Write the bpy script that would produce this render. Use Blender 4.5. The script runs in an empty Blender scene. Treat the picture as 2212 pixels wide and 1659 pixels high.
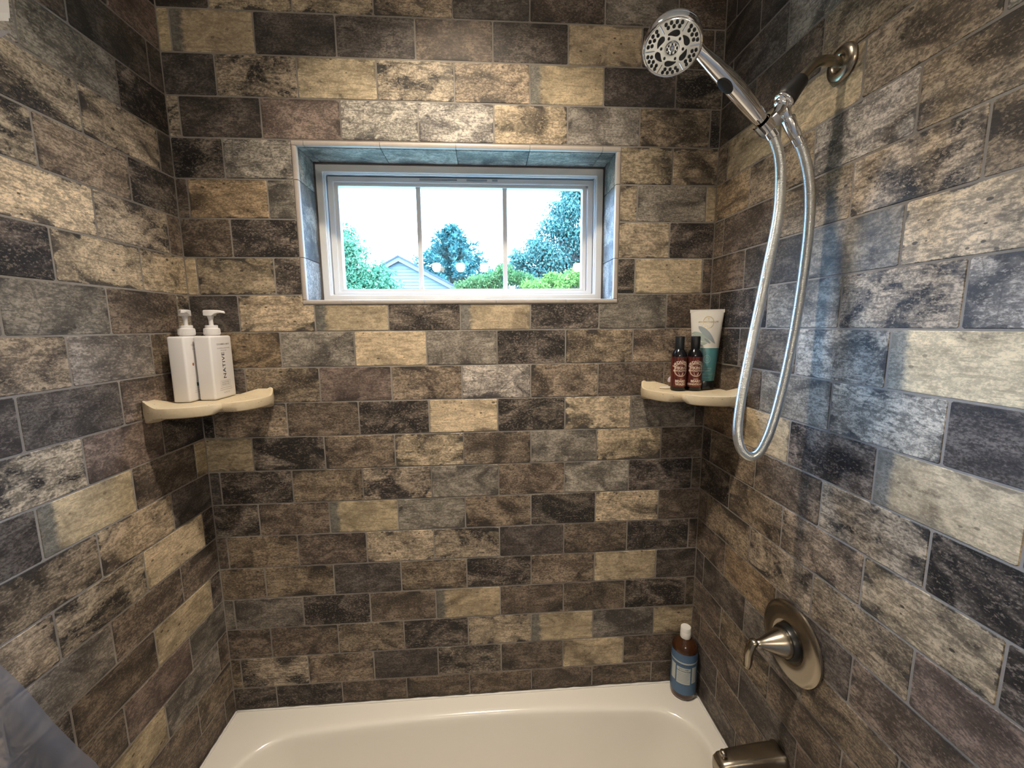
import bpy, bmesh, math, random
from mathutils import Vector, Matrix, Euler
random.seed(7)
PI = math.pi
scene = bpy.context.scene
C = scene.collection

# ------------------------------------------------------------------ camera
# world: back wall at y=0, left wall at x=0, right wall at x=W, floor at z=FZ, tub rim at z=RIM
W = 1.5325
FZ = -0.31
RIM = 0.098
CZ = 2.476           # ceiling
cam_d = bpy.data.cameras.new('camera')
cam = bpy.data.objects.new('camera', cam_d)
C.objects.link(cam)
cam_d.sensor_width = 36.0
cam_d.lens = 894.574 / 2212 * 36
cam_d.clip_start = 0.01
cam_d.clip_end = 200
_R = ((0.99753184, 0.06779626, 0.01827303), (-0.06967644, 0.98795358, 0.1381771), (-0.00868502, -0.13910925, 0.99023895))
cam.matrix_world = Matrix(((_R[0][0], _R[0][2], -_R[0][1], 0.82987), (_R[1][0], _R[1][2], -_R[1][1], -1.25592),
                           (_R[2][0], _R[2][2], -_R[2][1], 1.33773), (0, 0, 0, 1)))
scene.camera = cam

# ------------------------------------------------------------------ world, light, exposure
SKY = (0.42, 0.78, 1.36)
SKY_STRENGTH = 34.0
CAN_STRENGTH = 1320.0
CAN_COLOR = (1.0, 0.88, 0.71)
BULB_STRENGTH = 95.0
BULB_COLOR = (1.0, 0.87, 0.68)
world = bpy.data.worlds.new('overcast_sky')
scene.world = world
world.use_nodes = True
wn = world.node_tree.nodes
bg = wn.get('Background') or wn.new('ShaderNodeBackground')
bg.inputs[0].default_value = (*SKY, 1)
bg.inputs[1].default_value = SKY_STRENGTH
portal_d = bpy.data.lights.new('window_portal', 'AREA')
portal_d.shape = 'RECTANGLE'
portal_d.size = 0.80
portal_d.size_y = 0.34
portal_d.cycles.is_portal = True
portal = bpy.data.objects.new('window_portal', portal_d)
portal.location = (0.775, 0.19, 1.62)
portal.rotation_euler = (-PI / 2, 0, 0)     # faces into the room
C.objects.link(portal)
scene.view_settings.view_transform = 'Standard'
scene.view_settings.look = 'None'
scene.view_settings.exposure = 0.15
scene.view_settings.gamma = 1.0
scene.view_settings.use_curve_mapping = False
scene.cycles.use_denoising = True
scene.cycles.use_auto_tile = False
scene.cycles.time_limit = 950
scene.cycles.max_bounces = 5
scene.cycles.diffuse_bounces = 2
scene.cycles.glossy_bounces = 3
scene.cycles.use_adaptive_sampling = True
scene.cycles.adaptive_threshold = 0.1
scene.cycles.adaptive_min_samples = 12
scene.cycles.transparent_max_bounces = 12
scene.cycles.caustics_reflective = False
scene.cycles.caustics_refractive = False
scene.cycles.sample_clamp_indirect = 6.0


# ------------------------------------------------------------------ node helpers
class NT:
    def __init__(self, name):
        self.m = bpy.data.materials.new(name)
        self.m.use_nodes = True
        self.t = self.m.node_tree
        for n in list(self.t.nodes):
            self.t.nodes.remove(n)
        self.out = self.t.nodes.new('ShaderNodeOutputMaterial')

    def n(self, kind, **kw):
        nd = self.t.nodes.new(kind)
        for k, v in kw.items():
            setattr(nd, k, v)
        return nd

    def put(self, sock, v):
        if hasattr(v, 'is_output') or isinstance(v, bpy.types.NodeSocket):
            self.t.links.new(v, sock)
        elif isinstance(v, (tuple, list)):
            if len(sock.default_value) == 4 and len(v) == 3:
                v = (*v, 1)
            sock.default_value = v
        else:
            sock.default_value = v

    def math(self, op, a, b=0.0, c=None):
        nd = self.n('ShaderNodeMath', operation=op)
        self.put(nd.inputs[0], a)
        self.put(nd.inputs[1], b)
        if c is not None:
            self.put(nd.inputs[2], c)
        return nd.outputs[0]

    def vmath(self, op, a, b):
        nd = self.n('ShaderNodeVectorMath', operation=op)
        self.put(nd.inputs[0], a)
        self.put(nd.inputs[1], b)
        return nd.outputs[0]

    def step(self, v, lo, hi):
        nd = self.n('ShaderNodeMapRange', interpolation_type='SMOOTHSTEP')
        self.put(nd.inputs[0], v)
        nd.inputs[1].default_value = lo
        nd.inputs[2].default_value = hi
        return nd.outputs[0]

    def mix(self, f, a, b, blend='MIX'):
        nd = self.n('ShaderNodeMix', data_type='RGBA', blend_type=blend)
        self.put(nd.inputs[0], f)
        self.put(nd.inputs[6], a)
        self.put(nd.inputs[7], b)
        return nd.outputs[2]

    def noise(self, vec, scale, detail=4, rough=.6, dist=0.0):
        nd = self.n('ShaderNodeTexNoise')
        self.put(nd.inputs['Vector'], vec)
        nd.inputs['Scale'].default_value = scale
        nd.inputs['Detail'].default_value = detail
        nd.inputs['Roughness'].default_value = rough
        nd.inputs['Distortion'].default_value = dist
        return nd.outputs[0]

    def bump(self, h, strength, dist):
        nd = self.n('ShaderNodeBump')
        nd.inputs['Strength'].default_value = strength
        nd.inputs['Distance'].default_value = dist
        self.put(nd.inputs['Height'], h)
        return nd.outputs[0]

    def obj(self):
        return self.n('ShaderNodeTexCoord').outputs['Object']

    def principled(self, color, rough=.5, metal=0.0, spec=.5, normal=None, coat=0.0, trans=0.0, emit=None, estr=0.0, ior=None):
        b = self.n('ShaderNodeBsdfPrincipled')
        self.put(b.inputs['Base Color'], color)
        self.put(b.inputs['Roughness'], rough)
        b.inputs['Metallic'].default_value = metal
        b.inputs['Specular IOR Level'].default_value = spec
        b.inputs['Coat Weight'].default_value = coat
        b.inputs['Transmission Weight'].default_value = trans
        if ior:
            b.inputs['IOR'].default_value = ior
        if normal is not None:
            self.put(b.inputs['Normal'], normal)
        if emit:
            self.put(b.inputs['Emission Color'], emit)
            b.inputs['Emission Strength'].default_value = estr
        self.t.links.new(b.outputs[0], self.out.inputs[0])
        return b


def plain(name, color, rough=.5, metal=0.0, spec=.5, coat=0.0, var=.06, vscale=40, bump=0.0):
    t = NT(name)
    o = t.obj()
    nz = t.noise(o, vscale, 4, .6)
    f = t.math('MULTIPLY_ADD', nz, var * 2, 1 - var)
    col = t.mix(1.0, color, f, 'MULTIPLY')
    nrm = t.bump(nz, bump, .001) if bump else None
    t.principled(col, rough, metal, spec, nrm, coat)
    return t.m


# ------------------------------------------------------------------ tile material family
def tile_material(key, A, B, c, s, ew=.5, pits=.6, edge=(.06, .052, .045), grey_left=0.0, flake=1.0, crack=0.0):
    t = NT('tile_print_' + key)
    oi = t.n('ShaderNodeObjectInfo')
    base = t.obj()
    sep = t.n('ShaderNodeSeparateXYZ')
    t.put(sep.inputs[0], base)
    seed = t.n('ShaderNodeCombineXYZ')
    t.put(seed.inputs[0], t.math('MULTIPLY', oi.outputs['Alpha'], 53.1))
    t.put(seed.inputs[1], t.math('MULTIPLY', oi.outputs['Alpha'], 31.7))
    t.put(seed.inputs[2], t.math('MULTIPLY', oi.outputs['Alpha'], 71.3))
    v = t.vmath('ADD', base, seed.outputs[0])
    vs = t.vmath('MULTIPLY', v, (.62, 1, 1))
    n1 = t.noise(vs, 15, 3, .6, .9)
    n2 = t.noise(vs, 62, 4, .74)
    n3 = t.noise(vs, 250, 2, .8)
    n4 = t.noise(t.vmath('MULTIPLY', v, (.16, 1, 1)), 170, 1, .6)
    comb = t.math('ADD', t.math('MULTIPLY', n1, .6), t.math('MULTIPLY', n2, .4))
    mask = t.step(comb, c - s, c + s)
    f = t.step(t.math('ADD', t.math('MULTIPLY', n2, .5), t.math('MULTIPLY', n3, .5)), .40, .60)
    fl = t.step(t.math('ADD', t.math('MULTIPLY', n3, .6), t.math('MULTIPLY', n2, .4)), .51, .60)
    Ad = tuple(x * max(.3, 1 - .46 * flake) for x in A)
    Al = tuple(x * (1 + .34 * flake) for x in A)
    Bd = tuple(x * .68 for x in B)
    Bl = tuple(b + (a - b) * .66 * flake for a, b in zip(A, B))
    cA = t.mix(f, Ad, Al)
    cB = t.mix(fl, Bd, Bl)
    col = t.mix(mask, cA, cB)
    mod = t.n('ShaderNodeMapRange')
    t.put(mod.inputs[0], n1)
    for i_, v_ in ((1, .34), (2, .66), (3, 1.25), (4, .75)):
        mod.inputs[i_].default_value = v_
    col = t.mix(1.0, col, mod.outputs[0], 'MULTIPLY')
    col = t.mix(t.math('MULTIPLY', t.step(n4, .55, .64), .50), col, tuple(x * .8 for x in B))
    col = t.mix(t.math('MULTIPLY', t.step(n3, .64, .70), .5), col, tuple(min(.6, x * 1.35 + .04) for x in A))
    if grey_left:
        gx = t.math('ADD', sep.outputs[0], t.math('MULTIPLY', t.math('SUBTRACT', n2, .5), .03))
        gm = t.math('SUBTRACT', 1.0, t.step(gx, -.083, -.066))
        col = t.mix(t.math('MULTIPLY', gm, grey_left), col, t.mix(f, (.09, .09, .085), (.21, .21, .195)))
    # chipped print towards the tile edges
    dx = t.math('SUBTRACT', .1035, t.math('ABSOLUTE', sep.outputs[0]))
    dz = t.math('SUBTRACT', .0505, t.math('ABSOLUTE', sep.outputs[2]))
    d = t.math('MINIMUM', dx, dz)
    dn = t.math('ADD', d, t.math('MULTIPLY', t.math('SUBTRACT', comb, .53), -.10))
    em = t.math('SUBTRACT', 1.0, t.step(dn, .001, .0045))
    col = t.mix(t.math('MULTIPLY', em, ew), col, edge)
    # small holes
    vo = t.n('ShaderNodeTexVoronoi', feature='F1')
    t.put(vo.inputs['Vector'], vs)
    vo.inputs['Scale'].default_value = 84
    pc = t.n('ShaderNodeSeparateColor')
    t.put(pc.inputs[0], vo.outputs['Color'])
    rad = t.math('MULTIPLY', t.math('POWER', pc.outputs[0], 5.0), .26)
    pm = t.math('SUBTRACT', 1.0, t.step(t.math('SUBTRACT', vo.outputs['Distance'], rad), -.02, .05))
    pm = t.math('MULTIPLY', t.math('MULTIPLY', pm, t.step(pc.outputs[0], .40, .55)), pits)
    col = t.mix(pm, col, tuple(x * .35 for x in B))
    if crack:
        vc = t.n('ShaderNodeTexVoronoi', feature='DISTANCE_TO_EDGE')
        t.put(vc.inputs['Vector'], t.vmath('ADD', vs, t.vmath('MULTIPLY', seed.outputs[0], (0.3, .3, .3))))
        vc.inputs['Scale'].default_value = 16
        cm = t.math('SUBTRACT', 1.0, t.step(t.math('ADD', vc.outputs['Distance'], t.math('MULTIPLY', n2, .04)), .022, .034))
        col = t.mix(t.math('MULTIPLY', cm, crack), col, tuple(x * .6 for x in B))
    col = t.mix(1.0, col, oi.outputs['Color'], 'MULTIPLY')
    nrm = t.bump(n3, .30, .0009)
    rough = t.math('MULTIPLY_ADD', f, .14, .52)
    t.principled(col, rough, 0, .28, nrm)
    return t.m


TM = {
    'T': tile_material('tan', (.54, .428, .285), (.33, .245, .155), .60, .07, .55, .9, (.12, .10, .075), flake=.62),
    'H': tile_material('tan_grey_end', (.53, .42, .275), (.35, .26, .165), .62, .07, .5, .6, (.13, .11, .085), grey_left=.85, flake=.55),
    'U': tile_material('worn_tan', (.49, .385, .27), (.18, .145, .11), .55, .06, .8, .9, (.055, .048, .045), flake=1.0),
    'C': tile_material('pale_grey', (.42, .37, .315), (.13, .117, .11), .55, .07, .7, .7, (.06, .055, .055), crack=.5, flake=1.2),
    'G': tile_material('grey', (.285, .248, .208), (.137, .119, .105), .54, .08, .5, .5, (.06, .055, .053), crack=.4, flake=1.0),
    'B': tile_material('brown', (.18, .138, .106), (.085, .067, .054), .55, .09, .7, .5, (.035, .03, .028), flake=1.35),
    'W': tile_material('mottled_brown', (.31, .240, .172), (.105, .083, .065), .54, .07, .8, .8, (.05, .043, .038), flake=1.2),
    'M': tile_material('patched', (.41, .332, .245), (.062, .055, .052), .53, .05, .6, .5, (.05, .045, .043), flake=1.1),
    'D': tile_material('dark', (.21, .170, .138), (.036, .031, .029), .47, .08, .4, .3, (.02, .018, .017), flake=1.3),
    'K': tile_material('slate', (.127, .105, .090), (.063, .054, .050), .53, .1, .4, .4, (.035, .03, .03), flake=1.35),
    'R': tile_material('reddish', (.245, .183, .153), (.135, .10, .088), .54, .08, .5, .4, (.06, .047, .043), flake=1.1),
    'O': tile_material('ochre', (.34, .245, .155), (.145, .106, .07), .54, .08, .7, .8, (.06, .046, .038), flake=1.1),
}


def make_grout():
    t = NT('grout')
    o = t.obj()
    nz = t.noise(o, 90, 4, .6)
    n2 = t.noise(o, 3, 3, .5)
    col = t.mix(nz, (.23, .205, .182), (.35, .315, .285))
    col = t.mix(t.math('MULTIPLY', t.step(n2, .45, .62), .6), col, (.17, .145, .123))
    t.principled(col, .85, 0, .2, t.bump(nz, .3, .001))
    return t.m


GROUT = make_grout()
TUBM = plain('tub_acrylic', (.80, .755, .69), .16, 0, .5, coat=.3, var=.015, vscale=6)
CAULK = plain('caulk', (.72, .69, .66), .5, var=.1, vscale=60)
SHELFM = None
VINYL = plain('window_vinyl', (.78, .75, .72), .38, var=.03, vscale=30)
TRIMM = plain('trim_stone', (.48, .415, .365), .4, var=.14, vscale=60, bump=.2)
CHROME = plain('chrome', (.88, .88, .9), .06, 1.0, var=.01)
CHROME_D = plain('chrome_faceplate', (.62, .66, .70), .22, 1.0, var=.03)
NICKEL = plain('brushed_nickel', (.38, .33, .265), .26, 1.0, var=.04, vscale=200)
BLACKRUB = plain('black_rubber', (.012, .012, .013), .55, var=.2, bump=.2)
BLACKPL = plain('black_plastic', (.006, .006, .008), .16, var=.1)
WHITEPL = plain('white_plastic', (.80, .765, .755), .36, var=.015)
PAINT = plain('wall_paint', (.62, .60, .57), .7, var=.03)
CEILP = plain('ceiling_paint', (.75, .73, .70), .8, var=.02)


# ------------------------------------------------------------------ mesh helpers
def link(name, me, mat=None, parent=None, smooth=None):
    o = bpy.data.objects.new(name, me)
    C.objects.link(o)
    if mat is not None:
        if not me.materials:
            me.materials.append(mat)
    if parent is not None:
        o.parent = parent
    return o


def bm_obj(name, bm, mat=None, parent=None, smooth=False, angle=None):
    bmesh.ops.recalc_face_normals(bm, faces=bm.faces)
    me = bpy.data.meshes.new(name)
    bm.to_mesh(me)
    bm.free()
    if smooth:
        for p in me.polygons:
            p.use_smooth = True
        if angle:
            me.set_sharp_from_angle(angle=math.radians(angle))
    return link(name, me, mat, parent)


def empty(name, loc=(0, 0, 0), rz=0.0):
    o = bpy.data.objects.new(name, None)
    o.empty_display_size = .05
    o.location = loc
    o.rotation_euler = (0, 0, rz)
    C.objects.link(o)
    return o


def tag(o, label, cat, group=None):
    o['label'] = label
    o['category'] = cat
    if group:
        o['group'] = group
    return o


def struct(o):
    o['kind'] = 'structure'
    return o


def add_box(bm, x0, x1, y0, y1, z0, z1):
    vs = [bm.verts.new(p) for p in ((x0, y0, z0), (x1, y0, z0), (x1, y1, z0), (x0, y1, z0), (x0, y0, z1), (x1, y0, z1), (x1, y1, z1), (x0, y1, z1))]
    for f in ((0, 3, 2, 1), (4, 5, 6, 7), (0, 1, 5, 4), (1, 2, 6, 5), (2, 3, 7, 6), (3, 0, 4, 7)):
        bm.faces.new([vs[i] for i in f])
    return vs


def box(name, x0, x1, y0, y1, z0, z1, mat, parent=None, bevel=0.0, seg=2):
    bm = bmesh.new()
    add_box(bm, x0, x1, y0, y1, z0, z1)
    if bevel:
        bmesh.ops.bevel(bm, geom=list(bm.edges), offset=bevel, segments=seg, affect='EDGES', profile=.5)
    return bm_obj(name, bm, mat, parent, smooth=bool(bevel), angle=50)


def add_loft(bm, rings, close=True, cap0=True, cap1=True):
    rs = [[bm.verts.new(p) for p in r] for r in rings]
    n = len(rs[0])
    for a, b in zip(rs[:-1], rs[1:]):
        for i in range(n if close else n - 1):
            j = (i + 1) % n
            bm.faces.new((a[i], a[j], b[j], b[i]))
    if cap0:
        bm.faces.new(list(reversed(rs[0])))
    if cap1:
        bm.faces.new(rs[-1])
    return rs


def lathe_rings(prof, seg, M=None, sx=1.0, sy=1.0):
    out = []
    for r, z in prof:
        ring = []
        for i in range(seg):
            a = 2 * PI * i / seg
            p = Vector((r * sx * math.cos(a), r * sy * math.sin(a), z))
            ring.append(M @ p if M else p)
        out.append(ring)
    return out


def lathe(name, prof, mat, parent=None, seg=32, M=None, sx=1.0, sy=1.0, angle=40, cap0=True, cap1=True):
    bm = bmesh.new()
    add_loft(bm, lathe_rings(prof, seg, M, sx, sy), True, cap0, cap1)
    return bm_obj(name, bm, mat, parent, True, angle)


def frames(pts):
    T = []
    for i in range(len(pts)):
        a = pts[max(0, i - 1)]
        b = pts[min(len(pts) - 1, i + 1)]
        T.append((b - a).normalized())
    up = Vector((0, 1, 0)) if abs(T[0].y) < .9 else Vector((1, 0, 0))
    N = [(up - T[0] * up.dot(T[0])).normalized()]
    for i in range(1, len(pts)):
        v = N[-1] - T[i] * N[-1].dot(T[i])
        N.append(v.normalized())
    return T, N


def add_sweep(bm, pts, rad, seg=12, sx=1.0, sy=1.0):
    pts = [Vector(p) for p in pts]
    T, N = frames(pts)
    rings = []
    for i, p in enumerate(pts):
        r = rad[i] if isinstance(rad, (list, tuple)) else rad
        Bv = T[i].cross(N[i])
        rings.append([p + N[i] * (r * sx * math.cos(2 * PI * k / seg)) + Bv * (r * sy * math.sin(2 * PI * k / seg)) for k in range(seg)])
    add_loft(bm, rings)


def sweep(name, pts, rad, mat, parent=None, seg=12, sx=1.0, sy=1.0, angle=40):
    bm = bmesh.new()
    add_sweep(bm, pts, rad, seg, sx, sy)
    return bm_obj(name, bm, mat, parent, True, angle)


def catmull(P, n):
    P = [Vector(p) for p in P]
    Q = [P[0] * 2 - P[1]] + P + [P[-1] * 2 - P[-2]]
    out = []
    for i in range(1, len(Q) - 2):
        for k in range(n):
            t = k / n
            a, b, c, d = Q[i - 1], Q[i], Q[i + 1], Q[i + 2]
            out.append(.5 * ((2 * b) + (c - a) * t + (2 * a - 5 * b + 4 * c - d) * t * t + (3 * b - a - 3 * c + d) * t ** 3))
    out.append(P[-1])
    return out


def resample(pts, step):
    out = [pts[0]]
    acc = 0.0
    for a, b in zip(pts[:-1], pts[1:]):
        L = (b - a).length
        while acc + L >= step:
            t = (step - acc) / L
            a = a + (b - a) * t
            out.append(a)
            L = (b - a).length
            acc = 0.0
        acc += L
    return out


def text_geo(body, size, align='CENTER', bold=0.0, spacing=1.0):
    cu = bpy.data.curves.new('lettering', 'FONT')
    cu.body = body
    cu.size = size
    cu.align_x = align
    cu.align_y = 'CENTER'
    cu.offset = bold
    cu.space_character = spacing
    cu.resolution_u = 2
    ob = bpy.data.objects.new('lettering', cu)
    C.objects.link(ob)
    dg = bpy.context.evaluated_depsgraph_get()
    dg.update()
    me = bpy.data.meshes.new_from_object(ob.evaluated_get(dg))
    vs = [(v.co.x, v.co.y) for v in me.vertices]
    fs = [tuple(p.vertices) for p in me.polygons]
    bpy.data.objects.remove(ob)
    bpy.data.curves.remove(cu)
    bpy.data.meshes.remove(me)
    return vs, fs


def rect2(x0, x1, y0, y1, nx=1):
    vs, fs = [], []
    for i in range(nx + 1):
        x = x0 + (x1 - x0) * i / nx
        vs += [(x, y0), (x, y1)]
    for i in range(nx):
        fs.append((2 * i, 2 * i + 2, 2 * i + 3, 2 * i + 1))
    return vs, fs


def ring2(cx, cy, r0, r1, n=32, sx=1.0, sy=1.0):
    vs, fs = [], []
    for i in range(n):
        a = 2 * PI * i / n
        for r in (r0, r1):
            vs.append((cx + r * sx * math.cos(a), cy + r * sy * math.sin(a)))
    for i in range(n):
        j = (i + 1) % n
        fs.append((2 * i, 2 * i + 1, 2 * j + 1, 2 * j))
    return vs, fs


def poly2(pts):
    return list(pts), [tuple(range(len(pts)))]


def shift2(g, dx, dy, sx=1.0, sy=1.0):
    return [(x * sx + dx, y * sy + dy) for x, y in g[0]], g[1]


def decal(name, geos, fn, mat, parent):
    """flat print: 2-D shapes laid on a surface given by fn(x, y) -> point"""
    vs, fs = [], []
    for g in geos:
        o = len(vs)
        vs += [tuple(fn(x, y)) for x, y in g[0]]
        fs += [tuple(i + o for i in f) for f in g[1]]
    me = bpy.data.meshes.new(name)
    me.from_pydata(vs, [], fs)
    return link(name, me, mat, parent)


# ------------------------------------------------------------------ room shell
TH = 0.009          # tile thickness
GR = 0.0009         # grout recess
# window opening (outer edge of the stone trim)
OX0, OX1, OZ0, OZ1 = 0.314, 1.238, 1.404, 1.8465
ALC = -0.955        # front end of the alcove's side walls

bm = bmesh.new()
add_box(bm, -.15, OX0 + .008, GR, .22, FZ, CZ)
add_box(bm, OX1 - .008, W + .15, GR, .22, FZ, CZ)
add_box(bm, OX0 + .008, OX1 - .008, GR, .22, FZ, OZ0 + .006)
add_box(bm, OX0 + .008, OX1 - .008, GR, .22, OZ1 - .008, CZ)
wall_back = struct(bm_obj('wall_back', bm, GROUT))
wall_left = struct(box('wall_left', -.15, -GR, ALC, GR, FZ, CZ, GROUT))
wall_right = struct(box('wall_right', W + GR, W + .15, ALC, GR, FZ, CZ, GROUT))
RX0, RX1, RY = -.75, 2.75, -2.36
struct(box('floor', RX0, RX1, RY, .22, FZ - .1, FZ, plain('floor_tile', (.36, .33, .30), .4, var=.1, vscale=5)))
# ceiling with the round cut-out of the recessed lamp
LX, LY, LR = .766, -.45, .060
bm = bmesh.new()
outer = [(RX0, RY), (RX1, RY), (RX1, .22), (RX0, .22)]
hole = [(LX + LR * math.cos(2 * PI * k / 32), LY + LR * math.sin(2 * PI * k / 32)) for k in range(32)]
sq = .2
bx = [RX0, LX - sq, LX + sq, RX1]
by = [RY, LY - sq, LY + sq, .22]
for i in range(3):
    for j in range(3):
        if i == 1 and j == 1:
            continue
        add_box(bm, bx[i], bx[i + 1], by[j], by[j + 1], CZ, CZ + .02)
for z in (CZ,):
    hv = [bm.verts.new((x, y, z)) for x, y in hole]
    ov = []
    for k in range(32):
        a = 2 * PI * k / 32
        m = max(abs(math.cos(a)), abs(math.sin(a)))
        ov.append(bm.verts.new((LX + sq * math.cos(a) / m, LY + sq * math.sin(a) / m, z)))
    for k in range(32):
        bm.faces.new((hv[k], hv[(k + 1) % 32], ov[(k + 1) % 32], ov[k]))
struct(bm_obj('ceiling', bm, CEILP))
struct(box('wall_front', RX0, RX1, RY - .1, RY, FZ, CZ, PAINT))
struct(box('wall_room_left', RX0 - .1, RX0, RY, ALC, FZ, CZ, PAINT))
struct(box('wall_room_right', RX1, RX1 + .1, RY, ALC, FZ, CZ, PAINT))
struct(box('wall_return_left', RX0, -.15, ALC, ALC + .1, FZ, CZ, PAINT))
struct(box('wall_return_right', W + .15, RX1, ALC, ALC + .1, FZ, CZ, PAINT))

# ------------------------------------------------------------------ wall tiles, one object each
P0, Z0 = 0.1045, 2.16227
PX = 0.2102
G2 = 0.0018
_cache = {}


def outline(w, h, r=.0028):
    return [(-w / 2 + r, -h / 2), (w / 2 - r, -h / 2), (w / 2, -h / 2 + r), (w / 2, h / 2 - r), (w / 2 - r, h / 2), (-w / 2 + r, h / 2), (-w / 2, h / 2 - r), (-w / 2, -h / 2 + r)]


def prism(poly, inset=.0011):
    """tile: back ring, side ring, eased front ring; front face looks along -y"""
    n = len(poly)
    cx = sum(p[0] for p in poly) / n
    ins = []
    for i in range(n):
        a, b, c = Vector(poly[i - 1]), Vector(poly[i]), Vector(poly[(i + 1) % n])
        e1, e2 = (b - a).normalized(), (c - b).normalized()
        n1, n2 = Vector((-e1.y, e1.x)), Vector((-e2.y, e2.x))
        m = (n1 + n2)
        m = m / max(.3, m.dot(n1))
        ins.append(b + m * inset)
    bm = bmesh.new()
    add_loft(bm, [[(x, TH, z) for x, z in poly], [(x, .0011, z) for x, z in poly], [(p.x, 0, p.y) for p in ins]])
    bmesh.ops.recalc_face_normals(bm, faces=bm.faces)
    me = bpy.data.meshes.new('tile')
    bm.to_mesh(me)
    bm.free()
    return me


def tile_mesh(w, h):
    k = (round(w, 4), round(h, 4))
    if k not in _cache:
        r = min(.0028, w * .2, h * .2)
        _cache[k] = prism(outline(w, h, r), min(.0011, w * .15))
        _cache[k].materials.append(TM['T'])
    return _cache[k]


def put_tile(name, me, mat, loc, rz, parent, tint=1.0):
    o = bpy.data.objects.new(name, me)
    C.objects.link(o)
    o.parent = parent
    o.location = loc
    o.rotation_euler = (random.uniform(-.003, .003), random.uniform(-.0015, .0015), rz)
    o.material_slots[0].link = 'OBJECT'
    o.material_slots[0].material = mat
    j = random.uniform(.93, 1.07) * tint
    o.color = (j * random.uniform(.985, 1.015), j, j * random.uniform(.97, 1.03), random.random())
    return o


def spec(tok):
    tint = 1.0
    k = tok[0]
    for ch in tok[1:]:
        if ch == '+':
            tint *= 1.18
        elif ch == '-':
            tint *= .82
    return TM[k], tint


BACK = {
    -3: 'B K W D G B K W', -2: 'K W B T- K M B K W',
    -1: 'K U U- W K B G B', 0: 'T H- K K B K T B K', 1: 'K M T M W+ H K D', 2: 'M K R C C U G+ W D',
    3: 'D C U- U-', 4: 'B O+ G U- G T-', 5: 'B D U- D', 6: 'T- U- D D T B', 7: 'K U H- D H D G- B',
    8: 'B O- G T G D W W+ D', 9: 'K W- R- W C W B W-', 10: 'D W B D T+ D U+ G B', 11: 'T- D W- U B+ G U B',
    12: 'K D W- M- G B+ G+ D B', 13: 'D B H- G W- D U B', 14: 'B W- B U M- K B D B', 15: 'W- W- K W- D W- T- K',
    16: 'G- G- D B H- B B D B', 17: 'B B W- D U- H- G- T-', 18: 'W- M- W- K- D B- T- B- B-', 19: 'D- D- B- B- B- B- B- B-'}
LEFT = {
    -3: 'K B W G K', -2: 'B K D W B',
    -1: 'D R- K K K', 0: 'R- K B K G', 1: 'K K- B B K', 2: 'D G G+ K W', 3: 'K U M U B', 4: 'D W M B W',
    5: 'B M U+ T B', 6: 'U- U D W B', 7: 'M- B G- G B', 8: 'W- G W M B', 9: 'D B K+ K+ B', 10: 'D R M G K', 11: 'T- B H K- R',
    12: 'K U- W- W B', 13: 'D T M- U- K', 14: 'B B+ G- U- B', 15: 'D T- B- D B', 16: 'G- R- B- B- K', 17: 'B G- T- B- D', 18: 'W- B B- K B', 19: 'B- B- D B- B-',
    20: 'B- D- B- B- B-', 21: 'B- D- B- B- B-', 22: 'K B D B B', 23: 'K B D B B'}
RIGHT = {
    -3: 'B W K G K B', -2: 'K B G W D K',
    -1: 'K K G K K W', 0: 'K K G K W B', 1: 'K K+ G W- B G', 2: 'K B W- W- B G', 3: 'W T- T W C G', 4: 'O W C W W B',
    5: 'B B W M W- M', 6: 'B K G U+ C W', 7: 'D D G M C W', 8: 'D B C- H+ W M', 9: 'D B G C K B', 10: 'O- T D H+ B K', 11: 'D W- B M- D- K',
    12: 'D W- W U- D B', 13: 'B W- M- W R- B', 14: 'B O- K B+ B B', 15: 'K K G- W- B W', 16: 'B W- B B K B', 17: 'B B K R- B B', 18: 'K B B W- B B',
    19: 'B- K B B- B- K', 20: 'B- D- B- B- B- B', 21: 'B- D- B- B- B- B', 22: 'K B D B B B', 23: 'K B D B B B'}


def zrow(k):
    return Z0 - (k + 1) * P0 + G2, Z0 - k * P0 - G2


for k, s in BACK.items():
    toks = s.split()
    x0 = .133 if k % 2 else .0305
    js = [0.0012] + [x0 + PX * i for i in range(8) if x0 + PX * i < W - .01] + [W - .0012]
    z0, z1 = zrow(k)
    spans = [(a + (G2 if i else 0), b - (G2 if i < len(js) - 2 else 0)) for i, (a, b) in enumerate(zip(js[:-1], js[1:]))]
    if 3 <= k <= 6:      # rows beside the window
        spans = [(a, min(b, OX0 - G2)) for a, b in spans if a < OX0 - .012] + [(max(a, OX1 + G2), b) for a, b in spans if b > OX1 + .012]
    if k == 19:
        z0 = RIM + .003
    for (a, b), tk in zip(spans, toks):
        mat, tint = spec(tk)
        zt = z1
        if k == 7 and b > OX0 and a < OX1:
            zc = OZ0 - G2
            if a < OX0 or b > OX1:      # L-shaped tile notched round the window corner
                cx, cz = (a + b) / 2, (z0 + z1) / 2
                if a < OX0:
                    xn = OX0 - G2
                    poly = [(a, z0), (b, z0), (b, zc), (xn, zc), (xn, z1), (a, z1)]
                else:
                    xn = OX1 + G2
                    poly = [(a, z0), (b, z0), (b, z1), (xn, z1), (xn, zc), (a, zc)]
                me = prism([(x - cx, z - cz) for x, z in poly])
                me.materials.append(mat)
                put_tile('tile', me, mat, (cx, random.uniform(-.0003, .0003), cz), 0, wall_back, tint)
                continue
            zt = zc
        put_tile('tile', tile_mesh(b - a, zt - z0), mat, ((a + b) / 2, random.uniform(-.0003, .0003), (z0 + zt) / 2), 0, wall_back, tint)

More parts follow.
